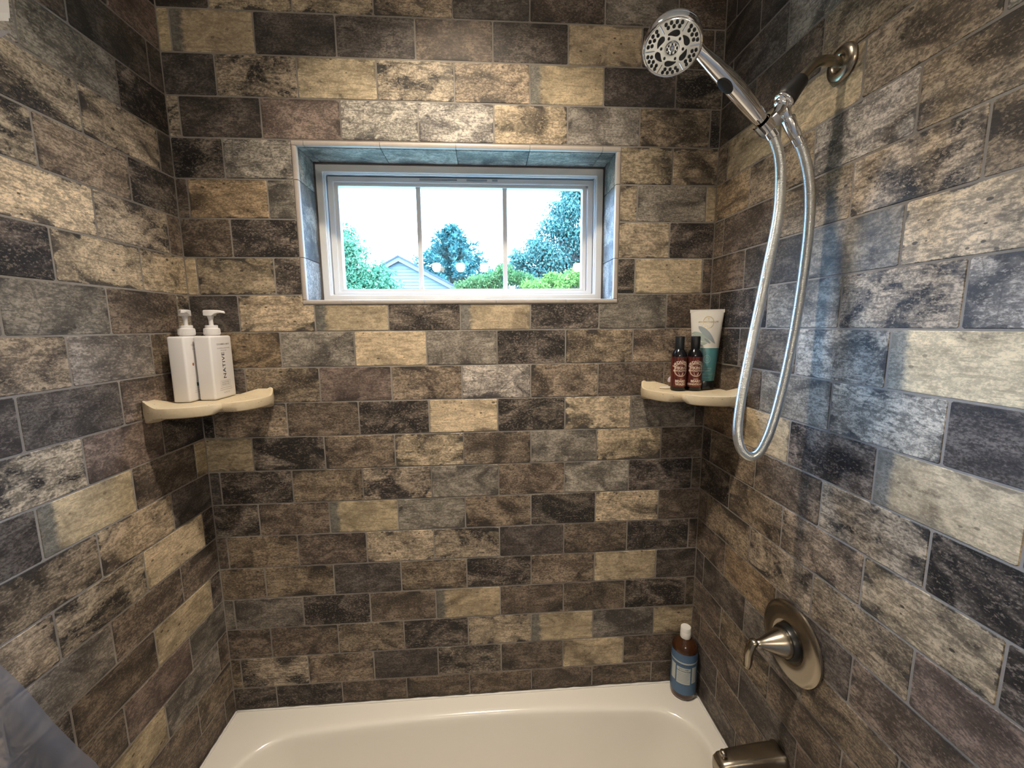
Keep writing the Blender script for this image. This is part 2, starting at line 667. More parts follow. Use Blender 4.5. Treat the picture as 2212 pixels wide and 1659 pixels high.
PY = 0.2125
for table, wall, right in ((LEFT, wall_left, False), (RIGHT, wall_right, True)):
    for k, s in table.items():
        toks = s.split()
        y0 = (.047 if k % 2 else .153) if not right else (.049 if k % 2 else .158)
        js = [0.0012] + [y0 + PY * i for i in range(8) if y0 + PY * i < -ALC - .02] + [-ALC]
        z0, z1 = zrow(k)
        if k == 19:
            z0 = RIM + .003
        front = -ALC
        for i, (a, b) in enumerate(zip(js[:-1], js[1:])):
            a2, b2 = a + (G2 if i else .0), b - (G2 if i < len(js) - 2 else 0)
            if k > 19:      # below the rim: only the wall in front of the tub
                a2 = max(a2, .775)
                if b2 - a2 < .015:
                    continue
                if z0 < FZ:
                    z0 = FZ + .001
                if z1 - z0 < .01:
                    continue
            elif k == 19 and b2 > .775:
                pass
            mat, tint = spec(toks[i] if i < len(toks) else random.choice(['B', 'W-', 'G-', 'K', 'U-']))
            x = (W + random.uniform(-.0003, .0003)) if right else random.uniform(-.0003, .0003)
            put_tile('tile', tile_mesh(b2 - a2, z1 - z0), mat, (x, -(a2 + b2) / 2, (z0 + z1) / 2), -PI / 2 if right else PI / 2, wall, tint)

# ------------------------------------------------------------------ window: stone trim, jamb tiles, vinyl frame, glass
FY = .118      # front of the vinyl frame
JX0, JX1, JZ0, JZ1 = OX0 + .013, OX1 - .013, OZ0 + .011, OZ1 - .014


def trim_piece(a, b, side):
    """rounded stone strip along the opening edge, from a to b along its length"""
    n = 7
    sec = []
    w, d = (.0125, .010)
    for i in range(n):
        t = i / (n - 1)
        ang = PI * t
        sec.append((w / 2 - w / 2 * math.cos(ang), -.0028 * math.sin(ang) ** .6 if 0 < i < n - 1 else 0.0))
    sec += [(w, d), (0, d)]
    rings = []
    for s in (a, b):
        r = []
        for u, y in sec:
            if side == 'top':
                r.append((s, y, OZ1 - u))
            elif side == 'bottom':
                r.append((s, y, OZ0 + u))
            elif side == 'left':
                r.append((OX0 + u, y, s))
            else:
                r.append((OX1 - u, y, s))
        rings.append(r)
    bm = bmesh.new()
    add_loft(bm, rings)
    bm_obj('trim_tile', bm, TRIMM, wall_back, True, 35)


JAMBM = TM['G']


def jamb_piece(x0, x1, y0, y1, z0, z1, tint):
    bm = bmesh.new()
    add_box(bm, x0, x1, y0, y1, z0, z1)
    o = bm_obj('jamb_tile', bm, JAMBM, wall_back)
    c = Vector(((x0 + x1) / 2, (y0 + y1) / 2, (z0 + z1) / 2))
    o.data.transform(Matrix.Translation(-c))
    o.location = c
    o.color = (tint, tint, tint, random.random())


top_j = [OX0, .347, .553, .763, .973, 1.184, OX1]
bot_j = [OX0, .450, .660, .871, 1.081, OX1]
side_j = [OZ0 + .0125, 1.535, 1.744, OZ1 - .0125]
for a, b in zip(top_j[:-1], top_j[1:]):
    trim_piece(a + .0009, b - .0009, 'top')
    jamb_piece(max(a, JX0) + .0009, min(b, JX1) - .0009, .010, FY + .04, JZ1, JZ1 + .009, random.uniform(.75, 1.0))
for a, b in zip(bot_j[:-1], bot_j[1:]):
    trim_piece(a + .0009, b - .0009, 'bottom')
    jamb_piece(max(a, JX0) + .0009, min(b, JX1) - .0009, .010, FY + .04, JZ0 - .009, JZ0, random.uniform(.8, 1.0))
for a, b in zip(side_j[:-1], side_j[1:]):
    for sd in ('left', 'right'):
        trim_piece(a + .0009, b - .0009, sd)
        za, zb = max(a, JZ0) + .0009, min(b, JZ1) - .0009
        if sd == 'left':
            jamb_piece(JX0 - .009, JX0, .010, FY + .04, za, zb, random.uniform(.8, 1.0))
        else:
            jamb_piece(JX1, JX1 + .009, .010, FY + .04, za, zb, random.uniform(.8, 1.0))

win = struct(empty('window_1', ((JX0 + JX1) / 2, FY, JZ0)))


def rect_frame(name, x0, x1, z0, z1, w, y0, y1, mat, parent, bevel=.0015, wt=None, wb=None):
    """mitred frame of four bars in one mesh; w = face width"""
    wt = wt or w
    wb = wb or w
    off = Vector(parent.location)
    o = [(x0, z0), (x1, z0), (x1, z1), (x0, z1)]
    i = [(x0 + w, z0 + wb), (x1 - w, z0 + wb), (x1 - w, z1 - wt), (x0 + w, z1 - wt)]
    bm = bmesh.new()
    V = {}
    for nm, L in (('o', o), ('i', i)):
        for k, (x, z) in enumerate(L):
            for yy, t in ((y0, 'f'), (y1, 'b')):
                V[nm, k, t] = bm.verts.new((x - off.x, yy - off.y, z - off.z))
    for k in range(4):
        j = (k + 1) % 4
        bm.faces.new((V['o', k, 'f'], V['o', j, 'f'], V['i', j, 'f'], V['i', k, 'f']))
        bm.faces.new((V['o', k, 'b'], V['i', k, 'b'], V['i', j, 'b'], V['o', j, 'b']))
        bm.faces.new((V['o', k, 'f'], V['o', k, 'b'], V['o', j, 'b'], V['o', j, 'f']))
        bm.faces.new((V['i', k, 'f'], V['i', j, 'f'], V['i', j, 'b'], V['i', k, 'b']))
    bmesh.ops.recalc_face_normals(bm, faces=bm.faces)
    bmesh.ops.bevel(bm, geom=[e for e in bm.edges], offset=bevel, segments=2, affect='EDGES')
    return bm_obj(name, bm, mat, parent, True, 40)


GX0, GX1, GZ0, GZ1 = .386, 1.162, 1.460, 1.776      # visible glass
rect_frame('outer_frame', JX0 + .002, JX1 - .002, JZ0 + .001, JZ1 - .003, .022, FY, .19, VINYL, win)
rect_frame('frame_step', JX0 + .018, JX1 - .018, JZ0 + .016, JZ1 - .018, .010, FY + .006, .19, VINYL, win)
rect_frame('sash', JX0 + .030, JX1 - .030, JZ0 + .026, JZ1 - .032, GX0 - (JX0 + .030) - .012, FY + .020, .18, VINYL, win, wt=(JZ1 - .032) - GZ1 - .010, wb=GZ0 - (JZ0 + .026) - .008)
rect_frame('glazing_bead', GX0 - .014, GX1 + .014, GZ0 - .010, GZ1 + .012, .014, FY + .027, .17, VINYL, win, wt=.012, wb=.010)
wy = -FY
for mx in (.632, .908):
    box('muntin', mx - .0074 - win.location.x, mx + .0074 - win.location.x, .032, .040, GZ0 - win.location.z - .004, GZ1 - win.location.z + .004, VINYL, win, .002)


def glass_mat():
    t = NT('window_glass')
    tr = t.n('ShaderNodeBsdfTransparent')
    tr.inputs[0].default_value = (.93, .97, .97, 1)
    gl = t.n('ShaderNodeBsdfGlossy')
    gl.inputs['Roughness'].default_value = 0.0
    fr = t.n('ShaderNodeFresnel')
    fr.inputs[0].default_value = 1.75
    mx = t.n('ShaderNodeMixShader')
    t.t.links.new(fr.outputs[0], mx.inputs[0])
    t.t.links.new(tr.outputs[0], mx.inputs[1])
    t.t.links.new(gl.outputs[0], mx.inputs[2])
    t.t.links.new(mx.outputs[0], t.out.inputs[0])
    return t.m


GLASS = glass_mat()
for a, b in ((GX0 - .004, .632), (.632, .908), (.908, GX1 + .004)):
    me = bpy.data.meshes.new('pane')
    zz = (GZ0 - .004 - win.location.z, GZ1 + .004 - win.location.z)
    xa, xb = a - win.location.x, b - win.location.x
    me.from_pydata([(xa, .042, zz[0]), (xb, .042, zz[0]), (xb, .042, zz[1]), (xa, .042, zz[1])], [], [(0, 1, 2, 3)])
    link('pane', me, GLASS, win)
# sash latch slots at the top of the frame
slot = plain('slot_grey', (.30, .33, .36), .5)
for a, b in ((.640, .757), (.787, .852), (.868, .885)):
    box('latch_slot', a - win.location.x, b - win.location.x, .0185, .0215, JZ1 - .0400 - win.location.z, JZ1 - .0350 - win.location.z, slot, win)
# dark caulk gaps between jamb tiles and frame
gap = plain('dark_gap_caulk', (.10, .085, .075), .8, var=.3)
bm = bmesh.new()
for (x0, x1, z0, z1) in ((JX0, JX0 + .004, JZ0, JZ1), (JX1 - .004, JX1, JZ0, JZ1), (JX0, JX1, JZ1 - .004, JZ1)):
    add_box(bm, x0 - win.location.x, x1 - win.location.x, -.004, .004, z0 - win.location.z, z1 - win.location.z)
bm_obj('caulk_strip', bm, gap, win)

# ------------------------------------------------------------------ bathtub
def rrect(x0, x1, y0, y1, r, z, n=8, bulge=0.0):
    pts = []
    for cx, cy, a0 in ((x1 - r, y0 + r, -PI / 2), (x1 - r, y1 - r, 0), (x0 + r, y1 - r, PI / 2), (x0 + r, y0 + r, PI)):
        for k in range(n + 1):
            a = a0 + PI / 2 * k / n
            x, y = cx + r * math.cos(a), cy + r * math.sin(a)
            if bulge:
                t = (x - (x0 + x1) / 2) / ((x1 - x0) / 2)
                s = 1 if y > (y0 + y1) / 2 else -1
                y += s * bulge * (1 - t * t) * abs(y - (y0 + y1) / 2) / ((y1 - y0) / 2)
            pts.append((x, y, z))
    return pts


def refine(x0, x1, y0, y1, r, z, bulge):
    base = rrect(x0, x1, y0, y1, r, z, 8, 0)
    out = []
    n = len(base)
    for i in range(n):
        a, b = Vector(base[i]), Vector(base[(i + 1) % n])
        m = 12 if i % 9 == 8 else 1
        for k in range(m):
            p = a.lerp(b, k / m)
            t = (p.x - (x0 + x1) / 2) / ((x1 - x0) / 2)
            yy = (p.y - (y0 + y1) / 2) / ((y1 - y0) / 2)
            p.y += bulge * (1 - t * t) * yy
            out.append(tuple(p))
    return out


tub = empty('bathtub', (W / 2, -.38, FZ))
tag(tub, 'white acrylic bathtub filling the tiled alcove under the window', 'bathtub')
TY = -.765
bm = bmesh.new()
ix0, ix1, iy0, iy1, ir = .098, 1.478, -.690, -.112, .125
rings = []
rings.append(refine(.0015, W - .0015, TY, -.0015, .004, RIM, 0))
for k, (ins, dz) in enumerate(((-.018, .0), (-.010, -.0008), (-.004, -.003), (0.0, -.007), (.003, -.013), (.006, -.03))):
    rings.append(refine(ix0 + ins, ix1 - ins, iy0 + ins, iy1 - ins, ir - ins * .5, RIM + dz, .040))
for ins, z, r in ((.022, -.02, .13), (.040, -.12, .14), (.060, -.20, .15), (.085, -.235, .14), (.13, -.248, .12)):
    rings.append(refine(ix0 + ins * 1.5, ix1 - ins * .7, iy0 + ins, iy1 - ins, r, z, .036))
N = len(rings[0])
off = Vector(tub.location)
rs = [[bm.verts.new(Vector(p) - off) for p in r] for r in rings]
for a, b in zip(rs[:-1], rs[1:]):
    for i in range(N):
        j = (i + 1) % N
        bm.faces.new((a[i], a[j], b[j], b[i]))
bm.faces.new(rs[-1])
bm_obj('basin', bm, TUBM, tub, True, 50)
bm = bmesh.new()
prof = [(TY, RIM), (TY - .006, RIM - .003), (TY - .008, RIM - .010), (TY - .008, RIM - .045), (TY, RIM - .055), (TY + .012, FZ + .005), (TY + .03, FZ + .005), (TY + .03, RIM - .01)]
add_loft(bm, [[(x - off.x, y - off.y, z - off.z) for y, z in prof] for x in (.0015, W - .0015)])
bm_obj('apron', bm, TUBM, tub, True, 40)
lathe('drain', [(.0, -.006), (.03, -.006), (.033, -.002), (.034, 0), (.03, .003), (.0, .004)], NICKEL, tub, 24, Matrix.Translation((1.15 - off.x, -.4 - off.y, -.2465 - off.z)), cap0=False, cap1=False)
# bead of sealant along the rim
bm = bmesh.new()
for P in ([(.008, -.006, RIM + .001), (W - .008, -.006, RIM + .001)], [(.006, -.006, RIM + .001), (.006, -.76, RIM + .001)], [(W - .006, -.006, RIM + .001), (W - .006, -.76, RIM + .001)]):
    a, b = Vector(P[0]), Vector(P[1])
    n = 60
    pts = [a.lerp(b, k / n) - off for k in range(n + 1)]
    add_sweep(bm, pts, [.0035 + random.uniform(-.0012, .0012) for _ in pts], 6)
bm_obj('sealant_bead', bm, CAULK, tub, True)


# ------------------------------------------------------------------ corner shelves
def shelf_mat():
    t = NT('shelf_stone')
    o = t.obj()
    nz = t.noise(o, 120, 5, .7)
    vo = t.n('ShaderNodeTexVoronoi')
    t.put(vo.inputs['Vector'], t.vmath('MULTIPLY', o, (.7, .7, 1.6)))
    vo.inputs['Scale'].default_value = 130
    pc = t.n('ShaderNodeSeparateColor')
    t.put(pc.inputs[0], vo.outputs['Color'])
    pm = t.math('MULTIPLY', t.math('SUBTRACT', 1.0, t.step(vo.outputs['Distance'], .12, .26)), t.step(pc.outputs[0], .86, .9))
    col = t.mix(nz, (.56, .45, .30), (.70, .59, .42))
    col = t.mix(t.math('MULTIPLY', pm, .7), col, (.22, .16, .10))
    t.principled(col, .55, 0, .3, t.bump(t.math('SUBTRACT', t.math('MULTIPLY', nz, .2), pm), .5, .002))
    return t.m


SHELFM = shelf_mat()
DISH = 1.146


def front_r(th):
    """distance of the front edge from the room corner at angle th (0..90 deg)"""
    u = abs(th - PI / 4) / (PI / 4)          # 0 at the notch, 1 at the walls
    lobe = math.sin(PI * (1 - u)) ** .7 if 0 < u < 1 else 0.0
    return .206 + .024 * lobe + .022 * (1 - u) ** 1.5 - .016 * math.exp(-(u / .10) ** 2)


def make_shelf(cx, mirror, label):
    root = empty('corner_shelf', (cx, 0, 1.10))
    tag(root, label, 'shelf')
    NA, rows = 48, []
    for k in range(NA + 1):
        th = PI / 2 * k / NA
        u = abs(th - PI / 4) / (PI / 4)
        R = front_r(th)
        end = max(0.0, (u - .74) / .26)
        end = end * end * (3 - 2 * end)
        notch = math.exp(-(u / .10) ** 2)
        top = DISH + .0022 + .0165 * end - .003 * notch         # rim height
        dish = DISH + .0165 * end * .92
        bot = 1.120 - .013 * end + .004 * notch                # underside at the front edge
        prof = [(.004, DISH), (R * .55, DISH), (R - .040, dish), (R - .014, dish), (R - .008, top - .0006), (R - .004, top), (R - .001, top - .0015), (R + .001, (top + bot) / 2), (R - .002, bot + .003), (R - .008, bot),
                (R - .045, bot - .004), (R * .55, bot - .012 * (1 - end)), (.004, 1.106)]
        sx = -1 if mirror else 1
        rows.append([(sx * r * math.cos(th) , -r * math.sin(th), z - 1.10) for r, z in prof])
    # keep clear of the tiles
    bm = bmesh.new()
    vs = [[bm.verts.new((p[0] + (-.0006 if mirror else .0006), p[1] - .0006, p[2])) for p in r] for r in rows]
    m = len(vs[0])
    for a, b in zip(vs[:-1], vs[1:]):
        for i in range(m - 1):
            bm.faces.new((a[i], a[i + 1], b[i + 1], b[i]))
    bm.faces.new(vs[0])
    bm.faces.new(list(reversed(vs[-1])))
    bmesh.ops.remove_doubles(bm, verts=bm.verts, dist=1e-5)
    bm_obj('shelf_slab', bm, SHELFM, root, True, 45)
    return root


make_shelf(0.0, False, 'beige stone corner shelf carrying the two white pump bottles')
make_shelf(W, True, 'beige stone corner shelf carrying the dark bottles and the tube')

# ------------------------------------------------------------------ white pump bottles
INK = plain('ink_dark', (.03, .032, .035), .6)
INKG = plain('ink_grey', (.30, .29, .29), .6)
TEAL = plain('label_teal', (.02, .09, .12), .5)
RUST = plain('rust_stain', (.36, .12, .05), .7)


def pump_bottle(x0, x1, y0, y1, label, spin, first):
    cx, cy = (x0 + x1) / 2, (y0 + y1) / 2
    zb, zt = DISH + .001, 1.318
    root = empty('pump_bottle', (cx, cy, zb))
    tag(root, label, 'bottle', 'white pump bottles on the corner shelf')
    w, d, h = (x1 - x0) / 2, (y1 - y0) / 2, zt - zb
    bm = bmesh.new()
    add_box(bm, -w, w, -d, d, 0, h)
    bmesh.ops.bevel(bm, geom=list(bm.edges), offset=.0055, segments=4, affect='EDGES', profile=.5)
    body = bm_obj('body', bm, WHITEPL, root, True, 60)
    lathe('collar', [(.0, h - .001), (.0165, h - .001), (.0165, h + .002), (.0185, h + .0025), (.0188, h + .019), (.0175, h + .0205), (.0150, h + .021), (.0148, h + .0275), (.0138, h + .0285), (0, h + .0285)], WHITEPL, root, 40, cap0=False, cap1=False)
    # ribs of the collar
    bm = bmesh.new()
    for k in range(36):
        a = 2 * PI * k / 36
        c, s = math.cos(a), math.sin(a)
        add_sweep(bm, [(.0188 * c, .0188 * s, h + .005), (.0188 * c, .0188 * s, h + .017)], .0006, 4)
    bm_obj('collar_ribs', bm, WHITEPL, root)
    lathe('stem', [(.0, h + .028), (.0052, h + .028), (.0052, h + .042), (.0078, h + .053), (.0078, h + .054), (0, h + .054)], WHITEPL, root, 24, cap0=False, cap1=False)
    M = Matrix.Rotation(spin, 4, 'Z')
    bm = bmesh.new()
    rings = []
    for s, hw, zlo, zhi in ((-.0135, .007, .0565, .0665), (-.012, .0115, .054, .0685), (-.004, .0135, .053, .0690), (.008, .0125, .053, .0690), (.013, .009, .0590, .0690), (.022, .0070, .0615, .0685), (.032, .0052, .0605, .0665), (.0345, .0042, .0600, .0645)):
        r = []
        for yy, zz in ((-1, zlo + .001), (-.8, zlo), (.8, zlo), (1, zlo + .001), (1, zhi - .002), (.7, zhi), (-.7, zhi), (-1, zhi - .002)):
            r.append(M @ Vector((s, yy * hw, h + zz)))
        rings.append(r)
    add_loft(bm, rings)
    bm_obj('pump_head', bm, WHITEPL, root, True, 40)
    # print on the face looking along +x ; text runs upward
    fx = w + .0003
    up = lambda a, b: Vector((fx, -b, a))                 # a along height, b across (bottom-to-top lettering)
    hz = lambda a, b: Vector((fx, a, b))                  # upright lettering
    g = shift2(text_geo('NATIVE', .0195, bold=.0002, spacing=1.12), 0, 0, 1.0, .92)
    decal('lettering', [shift2(g, .090, -.002)], up, INK, body)
    small = [shift2(text_geo('CUCUMBER & MINT', .0062, bold=.00012), .006, .148), shift2(text_geo('MOISTURIZING SHAMPOO', .0042), .006, .137), shift2(text_geo('FOR ALL HAIR', .0042), .006, .131)]
    if not first:
        small[1] = shift2(text_geo('VOLUMIZING CONDITIONER', .0042), .006, .137)
    bx_ = [rect2(-.020, .022, .0480, .0484), rect2(-.020, .022, .0340, .0344), rect2(-.020, -.0196, .034, .0484), rect2(.0216, .022, .034, .0484)]
    low = bx_ + [shift2(text_geo('SULFATE FREE', .0050), .001, .0438), shift2(text_geo('PARABEN FREE', .0050), .001, .0382), rect2(-.024, .026, .0285, .0292), rect2(-.026, .028, .0232, .0239), shift2(text_geo('16.5 FL OZ', .0055), .002, .0155)]
    decal('small_print', small + low, hz, INKG, body)['kind'] = 'stuff'
    if first:
        decal('stain', [ring2(-.021, .098, 0, .0035, 10, 1.0, 1.2)], hz, RUST, body)
        decal('label_mark', [rect2(-.016, .004, .040, .049)], lambda a, b: Vector((fx + .0001, a, b)), TEAL, body)
    return root


pump_bottle(.026, .068, -.140, -.046, 'white pump bottle with a rust spot, nearer the left wall, half hidden by its twin', math.radians(-62), True)
pump_bottle(.0735, .1155, -.113, -.019, 'white pump bottle whose side reads NATIVE, the right one of the two', math.radians(8), False)

# ------------------------------------------------------------------ right shelf: dark bottles, tube, soap things
def dark_label_mat():
    t = NT('wine_label')
    o = t.obj()
    nz = t.noise(t.vmath('MULTIPLY', o, (1.6, 1.6, .25)), 90, 5, .6)
    col = t.mix(t.step(nz, .35, .68), (.055, .010, .009), (.20, .045, .030))
    t.principled(col, .4, 0, .4)
    return t.m


WINE = dark_label_mat()
CREAM = plain('label_cream', (.68, .55, .44), .55)
CREAM_D = plain('label_dusty', (.36, .20, .17), .55)


def arc_text(s, r, size, a0, a1):
    """letters set on an arc (angles measured clockwise from the top)"""
    vs, fs = [], []
    n = len(s)
    for i, ch in enumerate(s):
        g = text_geo(ch, size, bold=size * .03)
        a = a0 + (a1 - a0) * i / (n - 1)
        ca, sa = math.cos(-a), math.sin(-a)
        o = len(vs)
        for x, y in g[0]:
            yy = y + r
            vs.append((x * ca - yy * sa, x * sa + yy * ca))
        fs += [tuple(k + o for k in f) for f in g[1]]
    return vs, fs


def dark_bottle(x, y, label, lines, yaw):
    root = empty('beard_bottle', (x, y, DISH + .001), yaw)
    tag(root, label, 'bottle', 'dark beard bottles on the corner shelf')
    R = .0212
    lathe('body', [(0, 0), (R - .002, 0), (R, .0025), (R, .100), (R - .001, .106), (R - .004, .113), (R - .008, .1185), (.0115, .121), (0, .121)], BLACKPL, root, 48, cap0=False, cap1=False)
    lathe('cap', [(0, .1205), (.0125, .1205), (.0128, .1225), (.0130, .154), (.0122, .1565), (0, .157)], plain('cap_black', (.008, .008, .009), .4), root, 40, cap0=False, cap1=False)
    wrap = lathe('label_wrap', [(R + .0003, .012), (R + .0003, .0985)], WINE, root, 48, cap0=False, cap1=False)
    rr = R + .0006
    cyl = lambda a, b: Vector((rr * math.sin(a / rr), -rr * math.cos(a / rr), b))
    gs = [shift2(arc_text('SANDALWOOD', .0232, .0105, -1.12, 1.12), 0, .0610), ring2(0, .0610, .0178, .0194, 40)]
    gs += [shift2(text_geo('VIKING', .0108, bold=.0004), 0, .0665), shift2(text_geo('REVOLUTION', .0072, bold=.0003), 0, .0585)]
    gs += [poly2([(-.0066, .0540), (.0066, .0540), (.0062, .0495), (.0036, .0455), (-.0036, .0455), (-.0062, .0495)])]
    gs += [rect2(-.003, .0, .0745, .0752), rect2(.001, .004, .0745, .0752)]
    for txt, size, z in lines:
        gs.append(shift2(text_geo(txt, size, bold=size * .045), 0, z))
    decal('lettering', gs, cyl, CREAM, wrap)
    decal('medallion', [ring2(0, .0610, .0163, .0178, 40)], lambda a, b: Vector(((rr - .0001) * math.sin(a / rr), -(rr - .0001) * math.cos(a / rr), b)), CREAM_D, wrap)
    return root


dark_bottle(1.3975, -.0905, 'dark bottle with a wine red label reading BEARD WASH, the left one', [('FIG', .003, .0345), ('BEARD', .0100, .0282), ('WASH', .0100, .0192)], math.radians(-8))
dark_bottle(1.4415, -.0960, 'dark bottle with a wine red label reading BEARD CONDITIONER, the right one', [('LEAVE-IN', .003, .0345), ('BEARD', .0092, .0282), ('CONDITIONER', .0072, .0195)], math.radians(-12))

# tube
tube = empty('squeeze_tube', (1.4855, -.0700, DISH + .001), math.radians(-24))
tag(tube, 'white and teal squeeze tube standing on its black cap behind the dark bottles', 'tube')
TW = plain('tube_white', (.74, .70, .64), .35)
TT = plain('tube_teal', (.085, .25, .275), .35, var=.12, vscale=25)
H0, H1 = .026, .2310


def tube_wd(z):
    t = (z - H0) / (H1 - H0)
    return .0285 + (.0455 - .0285) * t, max(.0011, .0285 * (1 - t ** 1.6) ** .75)


def tube_ring(z, n=40, k=1.0):
    w, d = tube_wd(z)
    return [(w * k * math.cos(2 * PI * i / n), d * k * math.sin(2 * PI * i / n), z) for i in range(n)]


zs = [H0 + (H1 - H0) * i / 30 for i in range(31)]
split = 14
bm = bmesh.new()
add_loft(bm, [tube_ring(z) for z in zs[split:]], cap0=False)
bm_obj('tube_body', bm, TW, tube, True, 50)
bm = bmesh.new()
add_loft(bm, [tube_ring(z) for z in zs[:split + 1]], cap1=False)
bm_obj('teal_band', bm, TT, tube, True, 50)
bm = bmesh.new()
add_box(bm, -.0462, .0462, -.0016, .0016, H1 - .007, H1 + .002)
bm_obj('crimp', bm, TW, tube)
lathe('cap', [(0, 0), (.0272, 0), (.0285, .0015), (.0285, .0245), (.0278, .0262), (0, .0262)], BLACKPL, tube, 48, cap0=False, cap1=False)


def tube_f(lift):
    def f(a, z):
        w, d = tube_wd(z)
        q = max(-.985, min(.985, a / w))
        return Vector((w * math.sin(math.asin(q)), -d * math.sqrt(1 - q * q) - lift, z))
    return f


GOLD = plain('gold_foil', (.75, .60, .34), .25, 1.0, var=.03)
LEAF1 = plain('leaf_print_blue', (.30, .345, .36), .5)
LEAF2 = plain('leaf_print_green', (.36, .42, .37), .5)
LEAF3 = plain('leaf_print_grey', (.22, .25, .27), .5)


def leaf2(x0, y0, x1, y1, w, n=14):
    a, b = Vector((x0, y0)), Vector((x1, y1))
    d = (b - a)
    nn = Vector((-d.y, d.x)).normalized()
    vs, fs = [], []
    for i in range(n + 1):
        t = i / n
        hw = w * math.sin(PI * t ** .75) ** .8 if 0 < i < n else 0
        p = a + d * t + nn * (w * .25 * math.sin(PI * t))
        vs += [tuple(p - nn * hw), tuple(p), tuple(p + nn * hw)]
    for i in range(n):
        k = 3 * i
        fs += [(k, k + 3, k + 4, k + 1), (k + 1, k + 4, k + 5, k + 2)]
    return vs, fs


decal('leaf_print', [leaf2(-.040, .166, .012, .136, .010), leaf2(-.030, .128, .004, .136, .006)], tube_f(.0004), LEAF2, tube)
decal('leaf_print', [leaf2(-.022, .185, .024, .134, .0085)], tube_f(.0006), LEAF1, tube)
decal('leaf_print', [leaf2(-.032, .146, -.014, .128, .006), leaf2(-.006, .150, .010, .134, .0025)], tube_f(.0005), LEAF3, tube)
decal('gold_print', [ring2(.004, .196, .0132, .0146, 40, 1.0, 1.22), shift2(text_geo('AROMATHERAPY', .0064, bold=.0002, spacing=1.1), .004, .197), shift2(text_geo('T', .007, bold=.0004), .004, .205), rect2(.000, .008, .1905, .1910), rect2(-.001, .009, .1882, .1887), rect2(.001, .007, .1858, .1863)], tube_f(.0007), GOLD, tube)
PALE = plain('label_pale_teal', (.45, .56, .56), .5)
decal('pale_print', [shift2(text_geo('EUCALYPTUS', .0045), .004, .062), shift2(text_geo('SPEARMINT', .0045), .004, .056), rect2(-.022, .022, .046, .0466, 6), rect2(-.014, .014, .036, .0365, 6), ring2(.004, .090, .0085, .0092, 24, 1, 1.25), ring2(.004, .090, .004, .0045, 6, 1, 1.5)], tube_f(.0005), PALE, tube)

# oval soap and the small pale scrubber half hidden at the left
soap = empty('soap_dish_insert', (1.3790, -.055, DISH + .0012))
tag(soap, 'thin pale oval soap sliver lying flat left of the dark bottles', 'soap')
SOAPM = plain('soap_cream', (.72, .66, .56), .35)
lathe('soap_slab', [(0, 0), (.019, 0), (.021, .0015), (.0205, .0035), (.017, .0048), (0, .0052)], SOAPM, soap, 40, sx=1.0, sy=.62, cap0=False, cap1=False)
ball = empty('lidded_jar', (1.4150, -.0285, DISH + .001))
tag(ball, 'small round pale jar with a lavender lid behind the dark bottles', 'jar')
lathe('jar_body', [(0, 0), (.012, 0), (.0165, .004), (.018, .010), (.017, .016), (0, .016)], plain('jar_brown', (.16, .10, .06), .35), ball, 32, cap0=False, cap1=False)
lathe('lid', [(0, .0155), (.0185, .0155), (.0195, .018), (.018, .026), (.012, .032), (0, .034)], plain('jar_lavender', (.58, .52, .60), .35), ball, 32, cap0=False, cap1=False)

# ------------------------------------------------------------------ amber soap bottle on the tub rim
amb = empty('amber_bottle', (1.4865, -.0455, RIM + .0008), math.radians(-28))
tag(amb, 'amber soap bottle with blue label and white cap in the tub corner', 'bottle')


def amber_mat():
    t = NT('amber_plastic')
    t.principled((.050, .017, .006), .12, 0, .5, coat=.3)
    return t.m


AR = .0405
lathe('body', [(0, 0), (AR - .006, 0), (AR - .0015, .004), (AR, .010), (AR, .170), (AR - .002, .180), (AR - .008, .191), (AR - .018, .200), (.0165, .2045), (.0150, .208), (0, .208)], amber_mat(), amb, 56, cap0=False, cap1=False)
lathe('cap', [(0, .2065), (.0165, .2065), (.0168, .209), (.0166, .228), (.0160, .2288), (.0160, .2295), (.0164, .230), (.0160, .2415), (.0150, .2428), (0, .2430)], plain('cap_white', (.80, .77, .73), .4), amb, 48, cap0=False, cap1=False)
BLUE = plain('label_blue', (.075, .15, .265), .45, var=.05)
awrap = lathe('label_wrap', [(AR + .0003, .022), (AR + .0003, .168)], BLUE, amb, 56, cap0=False, cap1=False)
ra = AR + .0006
acyl = lambda a, b: Vector((ra * math.sin(a / ra), -ra * math.cos(a / ra), b))
PAPER = plain('label_paper', (.52, .55, .54), .6)
decal('label_panel', [rect2(-.022, .022, .062, .121, 8), rect2(-.066, .066, .1345, .1395, 24), rect2(-.045, -.027, .066, .124, 4), rect2(.027, .045, .066, .124, 4)], acyl, PAPER, awrap)
acyl2 = lambda a, b: Vector(((ra + .0002) * math.sin(a / ra), -(ra + .0002) * math.cos(a / ra), b))
DKB = plain('label_ink_blue', (.05, .075, .12), .6)
gs = [shift2(text_geo('18-IN-1 HEMP', .0052, bold=.0001), 0, .1155), shift2(text_geo('PURE-CASTILE SOAP', .0050, bold=.0002), 0, .1085), shift2(text_geo('BABY UNSCENTED', .0070, bold=.0001), 0, .1290)]
for k in range(7):
    gs.append(rect2(-.019 + .002 * (k % 2), .019 - .003 * (k % 3), .1000 - .0052 * k, .1007 - .0052 * k, 6))
decal('lettering', gs, acyl2, DKB, awrap)

